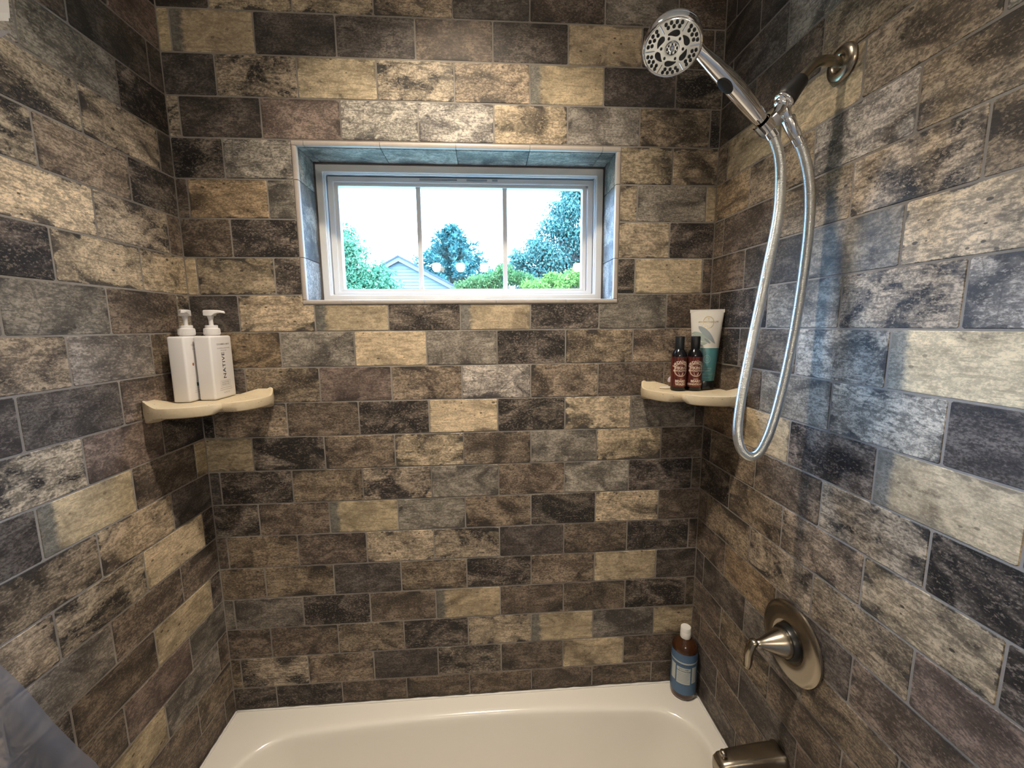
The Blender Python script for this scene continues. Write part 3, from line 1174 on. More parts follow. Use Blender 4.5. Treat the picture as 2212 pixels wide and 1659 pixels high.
# ------------------------------------------------------------------ shower arm, hand shower, hose
FYW, FZW = -.4265, 1.833
arm = empty('shower_mount', (W, FYW, FZW))
tag(arm, 'bent nickel pipe from the right wall ending in a black grip and chrome cradle', 'shower mount')
Mx = Matrix.Rotation(-PI / 2, 4, 'Y')      # local z -> -x
lathe('flange', [(0, .0004), (.0325, .0004), (.0335, .002), (.033, .005), (.030, .0085), (.024, .0105), (.018, .0115), (.0145, .0105), (.0125, .008), (0, .008)], NICKEL, arm, 48, Mx, cap0=False, cap1=False)
apts = [(1.5325, FYW, 1.834), (1.510, FYW, 1.8365), (1.490, FYW - .001, 1.836), (1.474, FYW - .002, 1.8295), (1.460, FYW - .003, 1.817), (1.447, FYW - .0035, 1.803), (1.436, FYW - .0035, 1.790)]
sweep('arm_pipe', [Vector(p) - Vector(arm.location) for p in catmull(apts, 6)], .0093, NICKEL, arm, 20)
BY = -.430
hold = arm
ho = Vector(hold.location)
b0, b1 = Vector((1.4485, BY, 1.8015)), Vector((1.4160, BY, 1.7620))


def along(a, b, prof):
    d = (b - a).normalized()
    pts = [a + d * t for t, r in prof]
    return pts, [r for t, r in prof]


L_ = (b1 - b0).length
pts, rr_ = along(b0, b1, [(0, .0105), (.001, .0128), (.004, .0142), (.014, .0152), (L_ * .55, .0168), (L_ * .8, .0185), (L_ - .002, .0190), (L_, .0175)])
sweep('grip_nut', [p - ho for p in pts], rr_, BLACKRUB, hold, 24, angle=60)
pts, rr_ = along(b1 + (b1 - b0).normalized() * -.001, b1 + (b1 - b0).normalized() * .02, [(0, .0170), (.001, .0188), (.004, .0192), (.006, .0180), (.007, .0140), (.012, .0138), (.016, .0115), (.018, .006)])
sweep('swivel_ball', [p - ho for p in pts], rr_, CHROME, hold, 28, angle=60)
# tee body: cradle to the left, outlet to the right
c0 = Vector((1.407, BY, 1.744))
sweep('tee_body', [p - ho for p in (Vector((1.4115, BY, 1.752)), Vector((1.408, BY - .002, 1.744)), Vector((1.402, BY - .004, 1.736)), Vector((1.394, BY - .006, 1.729)))], [.0105, .0110, .0095, .0080], CHROME, hold, 20, angle=70)
e0, e1 = Vector((1.4185, BY, 1.7440)), Vector((1.4470, BY, 1.6960))
Le = (e1 - e0).length
pts, rr_ = along(e0, e1, [(-.006, .006), (-.004, .0098), (.012, .0100), (.0135, .0092), (.015, .0120), (.017, .0126), (.034, .0122), (Le - .002, .0104), (Le, .0090)])
sweep('outlet_nut', [p - ho for p in pts], rr_, CHROME, hold, 24, angle=50)
# hand shower
hand = empty('hand_shower', (1.164, -.49, 1.809))
tag(hand, 'chrome round hand shower clipped in the holder', 'hand shower')
hh = Vector(hand.location)
h0, h1 = Vector((1.3895, -.4300, 1.7080)), Vector((1.2210, -.4775, 1.8120))
camv = (Vector((.83, -1.256, 1.338)) - hh).normalized()
nrm = Vector((-.20, -.43, -.88)).normalized()
hd = (h1 - h0).normalized()
Lh = (h1 - h0).length
pr = [(0, .0085), (.002, .0100), (.010, .0108), (.030, .0118), (.0305, .0112), (.0325, .0112), (.033, .0130), (.060, .0150), (.100, .0160), (.140, .0152), (.170, .0135), (.190, .0118), (Lh, .0105)]
pts = []
rr_ = []
for t, r in pr:
    p = h0 + hd * t
    s = t / Lh
    p = p + Vector((.0, .0, .006 * math.sin(PI * s)))
    pts.append(p - hh)
    rr_.append(r)
pts2 = []
tail = -nrm * .018
pts.append((h1 - hh) + hd * .012 + tail * .25)
rr_.append(.0100)
pts.append((h1 - hh) + hd * .026 + tail * .6)
rr_.append(.0105)
sweep('handle', pts, rr_, CHROME, hand, 28, angle=40)
# black push button on the handle's near side
bp = h0 + hd * .128 - hh
side = nrm - hd * nrm.dot(hd)
side = (side.normalized() + Vector((-.45, 0, -.45))).normalized()
side = (side - hd * side.dot(hd)).normalized()
Mb = Matrix.Identity(4)
zax, xax = side, hd
yax = zax.cross(xax)
for i in range(3):
    Mb[i][0], Mb[i][1], Mb[i][2], Mb[i][3] = xax[i], yax[i], zax[i], (bp + side * .0105 + Vector((0, 0, .005)))[i]
lathe('button', [(0, .0), (.0125, .0), (.013, .003), (.0115, .0058), (.007, .0070), (0, .0072)], BLACKRUB, hand, 32, Mb, sx=1.45, sy=.80, cap0=False, cap1=False)
# head : local z = spray direction
zax = nrm
xax = (hd - zax * hd.dot(zax)).normalized()
yax = zax.cross(xax)
Mh = Matrix.Identity(4)
for i in range(3):
    Mh[i][0], Mh[i][1], Mh[i][2], Mh[i][3] = xax[i], yax[i], zax[i], 0
HR = .0525
lathe('head_shell', [(0, -.034), (.022, -.0335), (.036, -.031), (.0440, -.026), (.0475, -.020), (.0485, -.0150), (.0485, -.0145), (.0478, -.0140), (.0478, -.0130), (.0486, -.0125), (.0492, -.004), (.0488, .000), (.0478, .0012), (.0466, .0006), (.0460, -.001), (0, -.001)], CHROME, hand, 64, Mh, cap0=False, cap1=False, angle=35)
face = lathe('spray_face', [(0, .0010), (.0092, .0012), (.0097, .0028), (.0115, .0030), (.012, .0012), (.018, .0016), (.026, .0012), (.0445, .0006), (.0458, -.0008), (0, -.0008)], CHROME_D, hand, 64, Mh, cap0=False, cap1=False, angle=30)
NOZ = plain('nozzle_black', (.012, .016, .022), .45)


def put_bm(bm, pts, h, M):
    a = [bm.verts.new(M @ Vector((x, y, .0004))) for x, y in pts]
    b = [bm.verts.new(M @ Vector((x, y, h))) for x, y in pts]
    n = len(pts)
    for i in range(n):
        j = (i + 1) % n
        bm.faces.new((a[i], a[j], b[j], b[i]))
    bm.faces.new(b)


def circ(cx, cy, r, n=10):
    return [(cx + r * math.cos(2 * PI * k / n), cy + r * math.sin(2 * PI * k / n)) for k in range(n)]


bm = bmesh.new()
for g in range(6):
    a0 = 2 * PI * g / 6 + .25
    for rad, offs in ((.0402, (-.32, -.11, .11, .32)), (.0343, (-.26, 0, .26))):
        for o_ in offs:
            put_bm(bm, circ(rad * math.cos(a0 + o_), rad * math.sin(a0 + o_), .0027), .0022, Mh)
for g in range(8):
    a0 = 2 * PI * g / 8
    put_bm(bm, circ(.0078 * math.cos(a0), .0078 * math.sin(a0), .0013, 8), .0034, Mh)
for g in range(6):
    a0 = 2 * PI * g / 6 + .62
    put_bm(bm, circ(.0180 * math.cos(a0), .0180 * math.sin(a0), .0021), .0026, Mh)
    # tear-shaped jets
    a1 = a0 - .42
    tear = []
    for k in range(14):
        t = k / 13
        a = a1 - .40 + .80 * t
        w_ = .0042 * math.sin(PI * min(1, t ** .6)) + .0002
        tear.append(((.0244 + w_) * math.cos(a), (.0244 + w_) * math.sin(a)))
    for k in range(13, -1, -1):
        t = k / 13
        a = a1 - .40 + .80 * t
        w_ = .0040 * math.sin(PI * min(1, t ** .6)) + .0002
        tear.append(((.0236 - w_) * math.cos(a), (.0236 - w_) * math.sin(a)))
    put_bm(bm, tear, .0021, Mh)
nz = bm_obj('nozzles', bm, NOZ, face)
nz['kind'] = 'stuff'
bm = bmesh.new()
for g in range(6):
    a = 2 * PI * g / 6 + .25 + PI / 6
    p0 = Mh @ Vector((.0285 * math.cos(a), .0285 * math.sin(a), .0012))
    p1 = Mh @ Vector((.0435 * math.cos(a), .0435 * math.sin(a), .0010))
    add_sweep(bm, [p0, p1], .0008, 6)
bm_obj('face_ribs', bm, CHROME, face)['kind'] = 'stuff'
lathe('centre_button', [(0, .0010), (.0042, .0010), (.0040, .0038), (.0028, .0050), (0, .0054)], CHROME, face, 24, Mh, cap0=False, cap1=False)
# cradle clip around the handle's lower end
cl0 = h0 + hd * .004 - ho
cl1 = h0 + hd * .024 - ho
bm = bmesh.new()
T_, N_ = frames([cl0, cl1])
Bv = T_[0].cross(N_[0])
ring0, ring1 = [], []
prof = []
for k in range(23):
    a = math.radians(40 + 280 * k / 22)
    prof.append((math.cos(a), math.sin(a), .0165))
for k in range(22, -1, -1):
    a = math.radians(40 + 280 * k / 22)
    prof.append((math.cos(a), math.sin(a), .0146))
rings = [[c + N_[0] * (x * r) + Bv * (y * r) for x, y, r in prof] for c in (cl0, cl1)]
add_loft(bm, rings, True, False, False)
bm.faces.ensure_lookup_table()
bm_obj('cradle_clip', bm, CHROME, hold, True, 40)
pd = (h0 + hd * .012 - ho)
box_c = pd + Vector((.0185, -.006, .0115))
sweep('cradle_block', [box_c - hd * .012, box_c - hd * .011, box_c + hd * .011, box_c + hd * .012], [.006, .0085, .0085, .006], CHROME, hold, 4, angle=30)
lv = pd + Vector((-.0130, -.008, -.0165))
sweep('release_lever', [lv + hd * .016, lv + hd * .014, lv - hd * .010, lv - hd * .013], [.001, .0045, .0050, .0030], plain('chrome_grey', (.35, .38, .41), .2, 1.0), hold, 4, sx=1.0, sy=.6, angle=30)


def hose_mat():
    t = NT('hose_metal')
    t.principled((.78, .79, .78), .30, 1.0)
    return t.m


hp = [(1.3915, -.4298, 1.7065), (1.402, -.431, 1.690), (1.4135, -.432, 1.660), (1.4185, -.433, 1.620), (1.4185, -.434, 1.547), (1.402, -.435, 1.430), (1.383, -.435, 1.299), (1.368, -.435, 1.182), (1.3655, -.434, 1.112), (1.378, -.433, 1.070), (1.402, -.431, 1.054), (1.425, -.430, 1.070), (1.448, -.428, 1.130),
      (1.468, -.428, 1.240), (1.483, -.428, 1.374), (1.490, -.428, 1.521), (1.483, -.429, 1.609), (1.464, -.430, 1.668), (1.4465, -.430, 1.6968)]
hpts = resample(catmull(hp, 24), .0008)
hose = empty('shower_hose', (1.402, -.431, 1.054))
tag(hose, 'silver ribbed shower hose hanging in a long loop', 'hose')
hl = Vector(hose.location)
hr = [.0098 if i % 3 else .0083 for i in range(len(hpts))]
sweep('hose_tube', [p - hl for p in hpts], hr, hose_mat(), hose, 16, angle=180)
for i0, i1 in ((0, 18), (len(hpts) - 20, len(hpts) - 1)):
    seg = hpts[i0:i1 + 1]
    n = len(seg)
    sweep('hose_ferrule', [p - hl for p in seg], [.0098] + [.0106] * (n - 2) + [.0098], CHROME, hose, 20)

# ------------------------------------------------------------------ mixing valve
VY, VZ = -.4355, .607
val = empty('shower_valve', (W, VY, VZ))
tag(val, 'brushed nickel shower valve with round plate and lever handle', 'valve')
lathe('plate', [(0, .0004), (.0885, .0004), (.090, .002), (.0890, .006), (.084, .0095), (.075, .0115), (.060, .0125), (.050, .0135), (.046, .0125), (.042, .0105), (0, .0105)], NICKEL, val, 72, Mx, cap0=False, cap1=False)
lathe('sleeve', [(0, .0102), (.0410, .0102), (.0405, .016), (.0370, .0225), (0, .0225)], plain('sleeve_black', (.01, .009, .008), .3), val, 48, Mx, cap0=False, cap1=False)
cone = lathe('cone_handle', [(0, .022), (.0335, .022), (.0338, .0235), (.0300, .034), (.0235, .048), (.0180, .060), (.0130, .071), (.0100, .080), (.0088, .086), (.006, .089), (0, .090)], NICKEL, val, 48, Mx, cap0=False, cap1=False, angle=50)
lp = [(-.0880, 0, .004), (-.0935, .001, .004), (-.0985, .002, -.006), (-.1010, .004, -.022), (-.1000, .006, -.040), (-.1000, .007, -.056), (-.1035, .007, -.066)]
lpt = catmull(lp, 6)
n = len(lpt)
lr = [.0085 + .0030 * math.sin(PI * min(1, i / (n - 1) * 1.05)) if i < n - 2 else (.008 if i == n - 2 else .0045) for i in range(n)]
sweep('lever', lpt, lr, NICKEL, cone, 20, sx=1.15, sy=.8, angle=60)

# ------------------------------------------------------------------ tub spout
sp = empty('tub_spout', (W, -.432, .293))
tag(sp, 'brushed nickel tub spout with diverter knob', 'spout')


def spout_ring(x, hw, zt, zb, r):
    pts = rrect(-hw, hw, zb, zt, r, 0, 5)
    return [(x, p[0], p[1]) for p in pts]


rings = [spout_ring(-.0004, .030, .026, -.030, .014), spout_ring(-.006, .031, .027, -.031, .014), spout_ring(-.012, .0285, .025, -.029, .014), spout_ring(-.050, .0275, .0235, -.027, .013), spout_ring(-.090, .026, .021, -.026, .013), spout_ring(-.125, .0245, .0175, -.027, .013), spout_ring(-.150, .0225, .0125, -.030, .012), spout_ring(-.160, .019, .006, -.032, .010), spout_ring(-.163, .012, -.004, -.030, .008)]
bm = bmesh.new()
add_loft(bm, rings)
bm_obj('spout_body', bm, NICKEL, sp, True, 60)
lathe('diverter_knob', [(0, 0), (.0040, 0), (.0040, .008), (.0072, .010), (.0080, .014), (.0068, .0185), (.004, .0205), (0, .021)], NICKEL, sp, 24, Matrix.Translation((-.146, 0, .0115)), cap0=False, cap1=False)

# ------------------------------------------------------------------ recessed ceiling lamp over the tub
def emit_mat(name, col, strength):
    t = NT(name)
    e = t.n('ShaderNodeEmission')
    e.inputs[0].default_value = (*col, 1)
    e.inputs[1].default_value = strength
    t.t.links.new(e.outputs[0], t.out.inputs[0])
    return t.m


can = empty('recessed_light', (LX, LY, CZ))
tag(can, 'round recessed ceiling light over the bathtub', 'ceiling light')
lathe('trim_ring', [(LR + .018, 0), (LR + .018, -.003), (LR + .010, -.006), (LR, -.005), (LR - .0015, 0), (LR - .0015, .090)], plain('lamp_baffle', (.10, .10, .10), .6), can, 48, cap0=False, cap1=False)
lathe('housing', [(LR + .002, .001), (LR + .002, .105), (0, .105)], BLACKRUB, can, 48, cap0=False, cap1=False)
bm = bmesh.new()
bmesh.ops.create_circle(bm, cap_ends=True, segments=32, radius=LR - .003, matrix=Matrix.Translation((0, 0, .080)) @ Matrix.Rotation(PI, 4, 'X'))
bm_obj('lens', bm, emit_mat('can_lens', CAN_COLOR, CAN_STRENGTH), can)

# ------------------------------------------------------------------ vanity lights on the wall behind the camera
BULB = emit_mat('bulb_glass', BULB_COLOR, BULB_STRENGTH)


def vanity(x0, label):
    root = empty('vanity_light', (x0 + .2125, RY, 1.864))
    tag(root, label, 'wall light', 'vanity lights behind the camera')
    box('backplate', -.29, .29, .0005, .022, -.055, .055, NICKEL, root, .004)
    for k in range(3):
        x = -.2125 + .2125 * k
        sweep('bulb_arm', [Vector((x, .02, 0)), Vector((x, .05, -.005)), Vector((x, .085, .0)), Vector((x, .10, .018)), Vector((x, .10, .04))], .008, NICKEL, root, 10)
        lathe('socket', [(0, .044), (.026, .044), (.030, .048), (.030, .066), (0, .066)], NICKEL, root, 24, Matrix.Translation((x, .10, -.014)), cap0=False, cap1=False)
        lathe('bulb', [(0, .030), (.034, .030), (.037, .026), (.037, -.008), (.031, -.028), (.018, -.040), (0, -.044)], BULB, root, 24, Matrix.Translation((x, .10, -.002)), cap0=False, cap1=False, angle=180)


vanity(.428, 'three bulb vanity light mirrored in the middle window pane')
vanity(1.699, 'three bulb vanity light mirrored at the right edge of the window')


# ------------------------------------------------------------------ shower curtain drawn to the left
def liner_mat():
    t = NT('curtain_liner')
    tr = t.n('ShaderNodeBsdfTransparent')
    df = t.n('ShaderNodeBsdfDiffuse')
    df.inputs[0].default_value = (.30, .278, .278, 1)
    tl = t.n('ShaderNodeBsdfTranslucent')
    tl.inputs[0].default_value = (.28, .26, .265, 1)
    m1 = t.n('ShaderNodeMixShader')
    m1.inputs[0].default_value = .5
    t.t.links.new(df.outputs[0], m1.inputs[1])
    t.t.links.new(tl.outputs[0], m1.inputs[2])
    m2 = t.n('ShaderNodeMixShader')
    m2.inputs[0].default_value = .55
    t.t.links.new(tr.outputs[0], m2.inputs[1])
    t.t.links.new(m1.outputs[0], m2.inputs[2])
    t.t.links.new(m2.outputs[0], t.out.inputs[0])
    return t.m


CY = -.72
cur = empty('shower_curtain', (.12, CY, RIM))
tag(cur, 'translucent shower curtain gathered at the left end of the tub', 'curtain')
cl_ = Vector(cur.location)
EDGE = [(1.81, .335), (1.66, .325), (1.62, .26), (1.50, .20), (1.30, .15), (1.05, .14), (.96, .150), (.903, .186), (.864, .212), (.814, .236), (.768, .264), (.740, .285), (.60, .33), (.40, .36), (.16, .37)]


def edge_x(z):
    for (za, xa), (zb, xb) in zip(EDGE[:-1], EDGE[1:]):
        if zb <= z <= za:
            return xa + (xb - xa) * (za - z) / (za - zb)
    return EDGE[-1][1]


def curtain_sheet(name, z0, z1, nz_, mat, amp, y0):
    nx_ = 60
    vs, fs = [], []
    for j in range(nz_ + 1):
        z = z0 + (z1 - z0) * j / nz_
        xe = edge_x(z)
        for i in range(nx_ + 1):
            s = i / nx_
            x = .012 + (xe - .012) * s
            y = y0 + amp * math.sin(s * 2.5 * 2 * PI + z * .8) * (1 - .95 * s ** 2)
            vs.append((x - cl_.x, y - cl_.y, z - cl_.z))
    for j in range(nz_):
        for i in range(nx_):
            a = j * (nx_ + 1) + i
            fs.append((a, a + 1, a + nx_ + 2, a + nx_ + 1))
    me = bpy.data.meshes.new(name)
    me.from_pydata(vs, [], fs)
    for p in me.polygons:
        p.use_smooth = True
    return link(name, me, mat, cur)


curtain_sheet('liner', .16, 1.66, 90, liner_mat(), .010, CY)
CLOTH = plain('curtain_header_cloth', (.82, .80, .80), .7, var=.03)
curtain_sheet('header', 1.672, 1.788, 10, CLOTH, .014, CY)
curtain_sheet('hem', 1.668, 1.676, 2, plain('curtain_hem_cloth', (.88, .87, .86), .6), .014, CY - .0015)
rod = empty('curtain_rod', (W / 2, CY, 1.815))
tag(rod, 'straight nickel shower curtain rod above the tub front', 'rod')
sweep('rod_tube', [Vector((-W / 2 + .002, 0, 0)), Vector((0, 0, 0)), Vector((W / 2 - .002, 0, 0))], .0125, NICKEL, rod, 20)
for s_ in (-1, 1):
    lathe('rod_flange', [(0, 0), (.03, 0), (.03, .006), (.018, .016), (0, .016)], NICKEL, rod, 28, Matrix.Translation((s_ * (W / 2 - .0006), 0, 0)) @ Matrix.Rotation(-s_ * PI / 2, 4, 'Y'), cap0=False, cap1=False)

# ------------------------------------------------------------------ outside: lawn, neighbour's house, trees
GZ = FZ - .35


def lawn_mat():
    t = NT('lawn')
    nz = t.noise(t.obj(), 3, 5, .6)
    t.principled(t.mix(nz, (.12, .155, .10), (.19, .215, .16)), .9)
    return t.m


bm = bmesh.new()
add_box(bm, -40, 40, .4, 60, GZ - .2, GZ)
struct(bm_obj('ground', bm, lawn_mat()))

house = empty('neighbour_house', (-1.87, 13.0, GZ))
tag(house, 'pale blue sided gable end of the house beyond the window', 'house')
hz = Vector(house.location)
SIDING = plain('siding_blue', (.075, .085, .075), .6, var=.06, vscale=3)
TRIMB = plain('rake_board_lavender', (.075, .055, .062), .6)
ROOFM = plain('shingle_grey', (.03, .03, .035), .9, var=.3, vscale=8)
PKZ, SL = 3.52, .530
HWID = 4.4
EZ = PKZ - HWID * SL
bm = bmesh.new()
z = GZ
lap = .105
while z < PKZ - .05:
    zt = min(z + lap, PKZ)
    def half(zz):
        return HWID if zz <= EZ else max(.01, (PKZ - zz) / SL)
    a, b = half(z), half(zt)
    v = [bm.verts.new(p) for p in ((-a, -.022, z - hz.z), (a, -.022, z - hz.z), (b, 0, zt - hz.z), (-b, 0, zt - hz.z), (-a, .0, z - hz.z), (a, .0, z - hz.z))]
    bm.faces.new((v[0], v[1], v[2], v[3]))
    bm.faces.new((v[4], v[5], v[1], v[0]))
    z += lap
bm_obj('siding', bm, SIDING, house)
for s_ in (-1, 1):
    bm = bmesh.new()
    L = HWID + .35
    q = [(0, PKZ + .075), (s_ * L, PKZ + .075 - L * SL), (s_ * L, PKZ - .07 - L * SL), (0, PKZ - .07)]
    add_loft(bm, [[(x, y, zz - hz.z) for x, zz in q] for y in (-.16, -.03)])
    bm_obj('rake_board', bm, TRIMB, house)
    bm = bmesh.new()
    q = [(0, PKZ + .12), (s_ * L, PKZ + .12 - L * SL), (s_ * L, PKZ + .07 - L * SL), (0, PKZ + .07)]
    add_loft(bm, [[(x, y, zz - hz.z) for x, zz in q] for y in (-.2, 3.4)])
    bm_obj('roof_slope', bm, ROOFM, house)
bm = bmesh.new()
add_box(bm, -HWID, HWID, 0.0, 3.4, 0, EZ - hz.z)
bm_obj('house_walls', bm, SIDING, house)


def leaf_mat(name, c0, c1, tr=.35):
    t = NT(name)
    nz = t.noise(t.obj(), 5, 4, .7)
    geo = t.n('ShaderNodeNewGeometry')
    col = t.mix(t.step(t.math('ADD', t.math('MULTIPLY', nz, .6), t.math('MULTIPLY', geo.outputs['Random Per Island'], .4)), .35, .65), c0, c1)
    df = t.n('ShaderNodeBsdfDiffuse')
    tl = t.n('ShaderNodeBsdfTranslucent')
    t.put(df.inputs[0], col)
    t.put(tl.inputs[0], col)
    mx = t.n('ShaderNodeMixShader')
    mx.inputs[0].default_value = tr
    t.t.links.new(df.outputs[0], mx.inputs[1])
    t.t.links.new(tl.outputs[0], mx.inputs[2])
    t.t.links.new(mx.outputs[0], t.out.inputs[0])
    return t.m


BARK = plain('bark', (.016, .014, .012), .9, var=.3, vscale=12)


def add_leaf(vs, fs, p, d, up, L, w):
    side = d.cross(up)
    if side.length < 1e-4:
        side = d.cross(Vector((1, 0, 0)))
    side.normalize()
    nn = side.cross(d)
    o = len(vs)
    vs += [tuple(p), tuple(p + d * L * .5 + side * w + nn * w * .25), tuple(p + d * L), tuple(p + d * L * .5 - side * w + nn * w * .25)]
    fs += [(o, o + 1, o + 2), (o, o + 2, o + 3)]


def rnd_dir():
    z = random.uniform(-1, 1)
    a = random.uniform(0, 2 * PI)
    r = math.sqrt(1 - z * z)
    return Vector((r * math.cos(a), r * math.sin(a), z))


def broadleaf(name, base, trunk_h, clumps, n_leaf, leaf, mat, label, droop=0.0):
    root = empty(name, base)
    tag(root, label, 'tree')
    b = Vector(base)
    rs_ = random.Random(sum(int(abs(v) * 100) for v in base))
    top = sum((Vector(c[0]) for c in clumps), Vector()) / len(clumps)
    sweep('trunk', [Vector((0, 0, 0)), Vector((.02, .03, trunk_h * .5)), (top - b) * .6 + Vector((0, 0, 0)), (top - b)], [.14, .11, .08, .03], BARK, root, 10)
    bm = bmesh.new()
    for c, r in clumps:
        c = Vector(c) - b
        m = (top - b) * .55
        add_sweep(bm, [m, m.lerp(c, .5) + Vector((0, 0, -.08)), c], [.025, .016, .006], 6)
    bm_obj('branches', bm, BARK, root)
    vs, fs = [], []
    tot = sum(r ** 2 for c, r in clumps)
    for c, r in clumps:
        c = Vector(c) - b
        k = int(n_leaf * r ** 2 / tot)
        for _ in range(k):
            d = rnd_dir()
            rr = r * random.random() ** .45
            p = c + Vector((d.x * rr, d.y * rr, d.z * rr * .8))
            ld = (rnd_dir() + d * .7 + Vector((0, 0, -.3 - droop))).normalized()
            add_leaf(vs, fs, p, ld, rnd_dir(), leaf * random.uniform(.7, 1.3), leaf * random.uniform(.22, .36))
    me = bpy.data.meshes.new('foliage')
    me.from_pydata(vs, [], fs)
    f = link('foliage', me, mat, root)
    f['kind'] = 'stuff'
    return root


def clump_cloud(rows):
    out = []
    for (x, y, z, r, n, spr) in rows:
        for _ in range(n):
            d = rnd_dir()
            out.append(((x + d.x * spr, y + d.y * spr, z + d.z * spr * .7), r * random.uniform(.7, 1.15)))
    return out


LF_T = leaf_mat('leaves_teal_green', (.040, .100, .050), (.12, .205, .095))
LF_B = leaf_mat('leaves_blue_green', (.030, .072, .060), (.10, .165, .125))
LF_G = leaf_mat('leaves_bright_green', (.060, .115, .025), (.17, .24, .045))
LF_C = leaf_mat('needles_blue', (.022, .064, .058), (.060, .122, .100), .15)

# broadleaf shrub tree at the left of the window
broadleaf('leafy_tree', (-1.35, 5.2, GZ), 2.2,
          clump_cloud([(-1.38, 5.1, 2.62, .18, 13, .22), (-1.10, 5.0, 2.36, .17, 13, .20), (-.78, 5.0, 2.05, .15, 9, .16), (-.54, 5.0, 1.90, .12, 7, .13), (-1.6, 5.3, 2.4, .3, 6, .3), (-1.1, 5.1, 1.7, .35, 8, .4), (-.7, 5.0, 1.6, .25, 6, .3)])
          + [((-1.16, 5.0, 2.76), .09), ((-1.00, 5.0, 2.70), .06), ((-.96, 5.0, 2.60), .055), ((-.80, 5.0, 2.42), .07), ((-.62, 5.0, 2.24), .06), ((-.47, 5.0, 2.12), .06), ((-.38, 5.0, 1.95), .07)],
          20000, .050, LF_T, 'leafy green tree at the left edge of the window view')
# big drooping tree at the right
broadleaf('drooping_tree', (3.4, 9.4, GZ), 3.4,
          clump_cloud([(3.30, 9.2, 4.55, .30, 12, .32), (2.98, 9.1, 4.15, .28, 12, .30), (2.62, 9.1, 3.70, .24, 11, .26), (2.25, 9.1, 3.28, .21, 10, .22), (1.88, 9.1, 3.00, .19, 9, .2), (3.3, 9.3, 3.5, .4, 12, .4), (2.6, 9.3, 3.0, .35, 11, .4), (3.7, 9.4, 4.9, .4, 8, .4), (1.9, 9.3, 2.6, .28, 8, .3), (3.15, 9.2, 4.75, .26, 8, .25), (2.3, 9.3, 2.4, .3, 8, .35), (3.9, 9.6, 5.8, .5, 9, .5), (3.7, 9.6, 6.7, .5, 8, .45), (4.6, 9.6, 4.6, .6, 10, .7), (4.4, 9.6, 6.0, .6, 8, .6)])
          + [((2.70, 9.0, 4.48), .12), ((2.50, 9.0, 4.22), .13), ((2.34, 9.0, 3.88), .11), ((2.18, 9.0, 3.62), .07), ((1.95, 9.0, 3.38), .09), ((1.62, 9.0, 3.16), .08), ((1.50, 9.0, 3.02), .06)],
          52000, .075, LF_B, 'tall blue green drooping tree at the right of the window view', .7)
# bright shrubs at the bottom right
broadleaf('bright_shrub', (2.35, 6.6, GZ), 1.6,
          clump_cloud([(2.6, 6.5, 2.24, .17, 10, .18), (2.2, 6.5, 2.10, .15, 10, .18), (1.8, 6.5, 2.05, .14, 8, .16), (2.85, 6.6, 2.36, .16, 6, .14), (2.3, 6.6, 1.7, .3, 8, .4)]),
          11000, .052, LF_G, 'bright green shrub below the drooping tree')
broadleaf('low_shrub', (.95, 7.6, GZ), 1.6,
          clump_cloud([(1.28, 7.5, 2.44, .14, 7, .12), (1.0, 7.5, 2.24, .15, 8, .16), (.7, 7.5, 2.20, .15, 8, .14), (.42, 7.5, 2.08, .13, 6, .12), (1.52, 7.5, 2.32, .14, 7, .14), (1.75, 7.6, 2.25, .14, 6, .14), (.9, 7.6, 1.7, .3, 7, .35)]),
          11000, .055, leaf_mat('leaves_mid_green', (.045, .085, .030), (.10, .15, .045)), 'mid green shrub in front of the conifer')


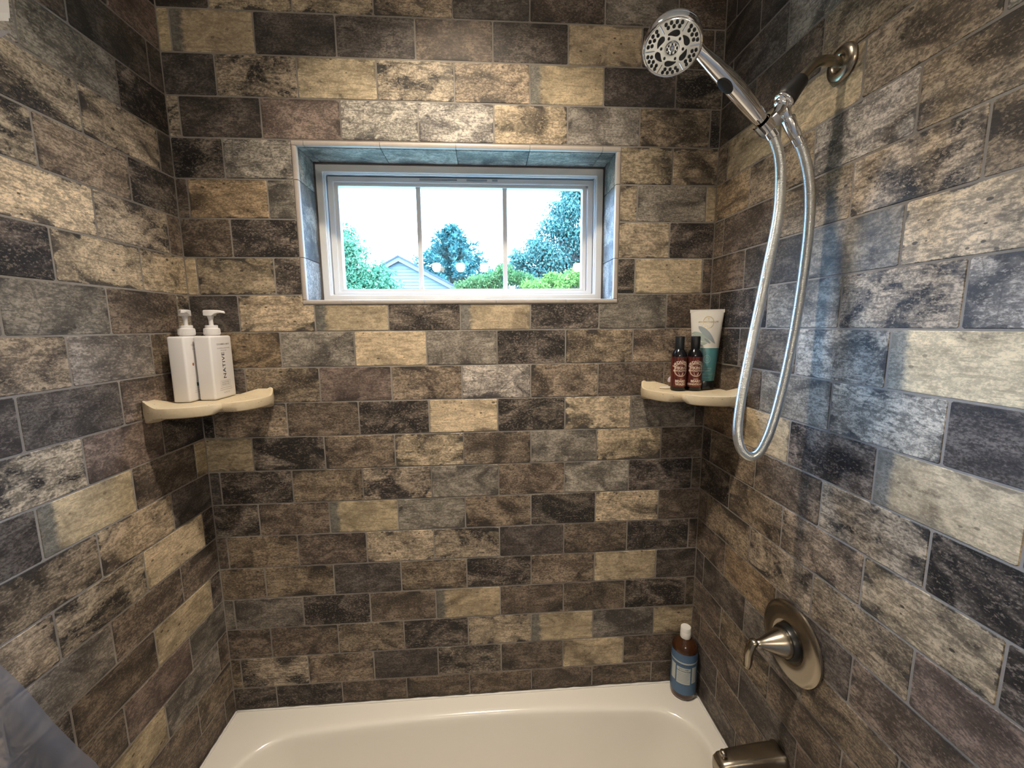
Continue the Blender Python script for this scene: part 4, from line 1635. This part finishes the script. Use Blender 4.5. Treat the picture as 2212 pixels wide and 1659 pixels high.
def conifer(base, top_z, half_w, label):
    root = empty('conifer', base)
    tag(root, label, 'tree')
    H = top_z - base[2]
    sweep('trunk', [Vector((0, 0, 0)), Vector((0, 0, H * .5)), Vector((0, 0, H - .1))], [.2, .12, .015], BARK, root, 8)
    vs, fs = [], []
    bmb = bmesh.new()
    z = H * .30
    while z < H - .05:
        t = (H - z) / (H * .30)
        R = half_w * min(1.35, (t * .9) ** .85) + .06
        nb = 11 if t > .3 else 7
        for k in range(nb):
            a = 2 * PI * k / nb + random.uniform(-.3, .3)
            L = R * random.uniform(.65, 1.1)
            d = Vector((math.cos(a), math.sin(a), random.uniform(-.10, .35))).normalized()
            p0 = Vector((0, 0, z))
            add_sweep(bmb, [p0, p0 + d * L], [.02, .005], 4)
            m = int(16 + L * 60)
            for q in range(m):
                s = random.uniform(.12, 1.0)
                p = p0 + d * L * s + rnd_dir() * .08
                ld = (d * .8 + rnd_dir() * .9 + Vector((0, 0, .2))).normalized()
                add_leaf(vs, fs, p, ld, rnd_dir(), random.uniform(.15, .28), random.uniform(.03, .05))
        z += .16 + .05 * t
    bm_obj('branches', bmb, BARK, root)
    me = bpy.data.meshes.new('needles')
    me.from_pydata(vs, [], fs)
    f = link('needles', me, LF_C, root)
    f['kind'] = 'stuff'


conifer((-.666, 21.0, GZ), 6.50, 2.05, 'blue green conifer rising behind the gable in the middle pane')


def added_shade_hedge(x, y0, y1, top, mat, label):  # unseen hedge, added to keep part of the sky off a side wall
    root = empty('added_shade_hedge', (x, (y0 + y1) / 2, GZ))
    tag(root, label, 'added hedge')
    b = Vector(root.location)
    bmt = bmesh.new()
    y = y0
    while y <= y1:
        add_sweep(bmt, [(0, y - b.y, 0), (0, y - b.y, (top - GZ) * .8)], [.08, .03], 6)
        y += 1.0
    bm_obj('stems', bmt, BARK, root)['kind'] = 'stuff'
    vs, fs = [], []
    for _ in range(13000):
        yy = random.uniform(y0, y1)
        hgt = top + .35 * math.sin(yy * 1.9) + .2 * math.sin(yy * 4.3)
        p = Vector((random.gauss(0, .35), yy - b.y, random.uniform(.1, hgt - GZ)))
        add_leaf(vs, fs, p, rnd_dir(), rnd_dir(), random.uniform(.16, .30), random.uniform(.06, .10))
    me = bpy.data.meshes.new('foliage')
    me.from_pydata(vs, [], fs)
    link('foliage', me, mat, root)['kind'] = 'stuff'


added_shade_hedge(-6.5, 1.5, 11.0, 3.6, LF_T, 'added hedge out of view on the left, blocking low sky from the right wall')
added_shade_hedge(7.0, 1.5, 11.0, 6.0, LF_B, 'added taller hedge out of view on the right, blocking sky from the left wall')
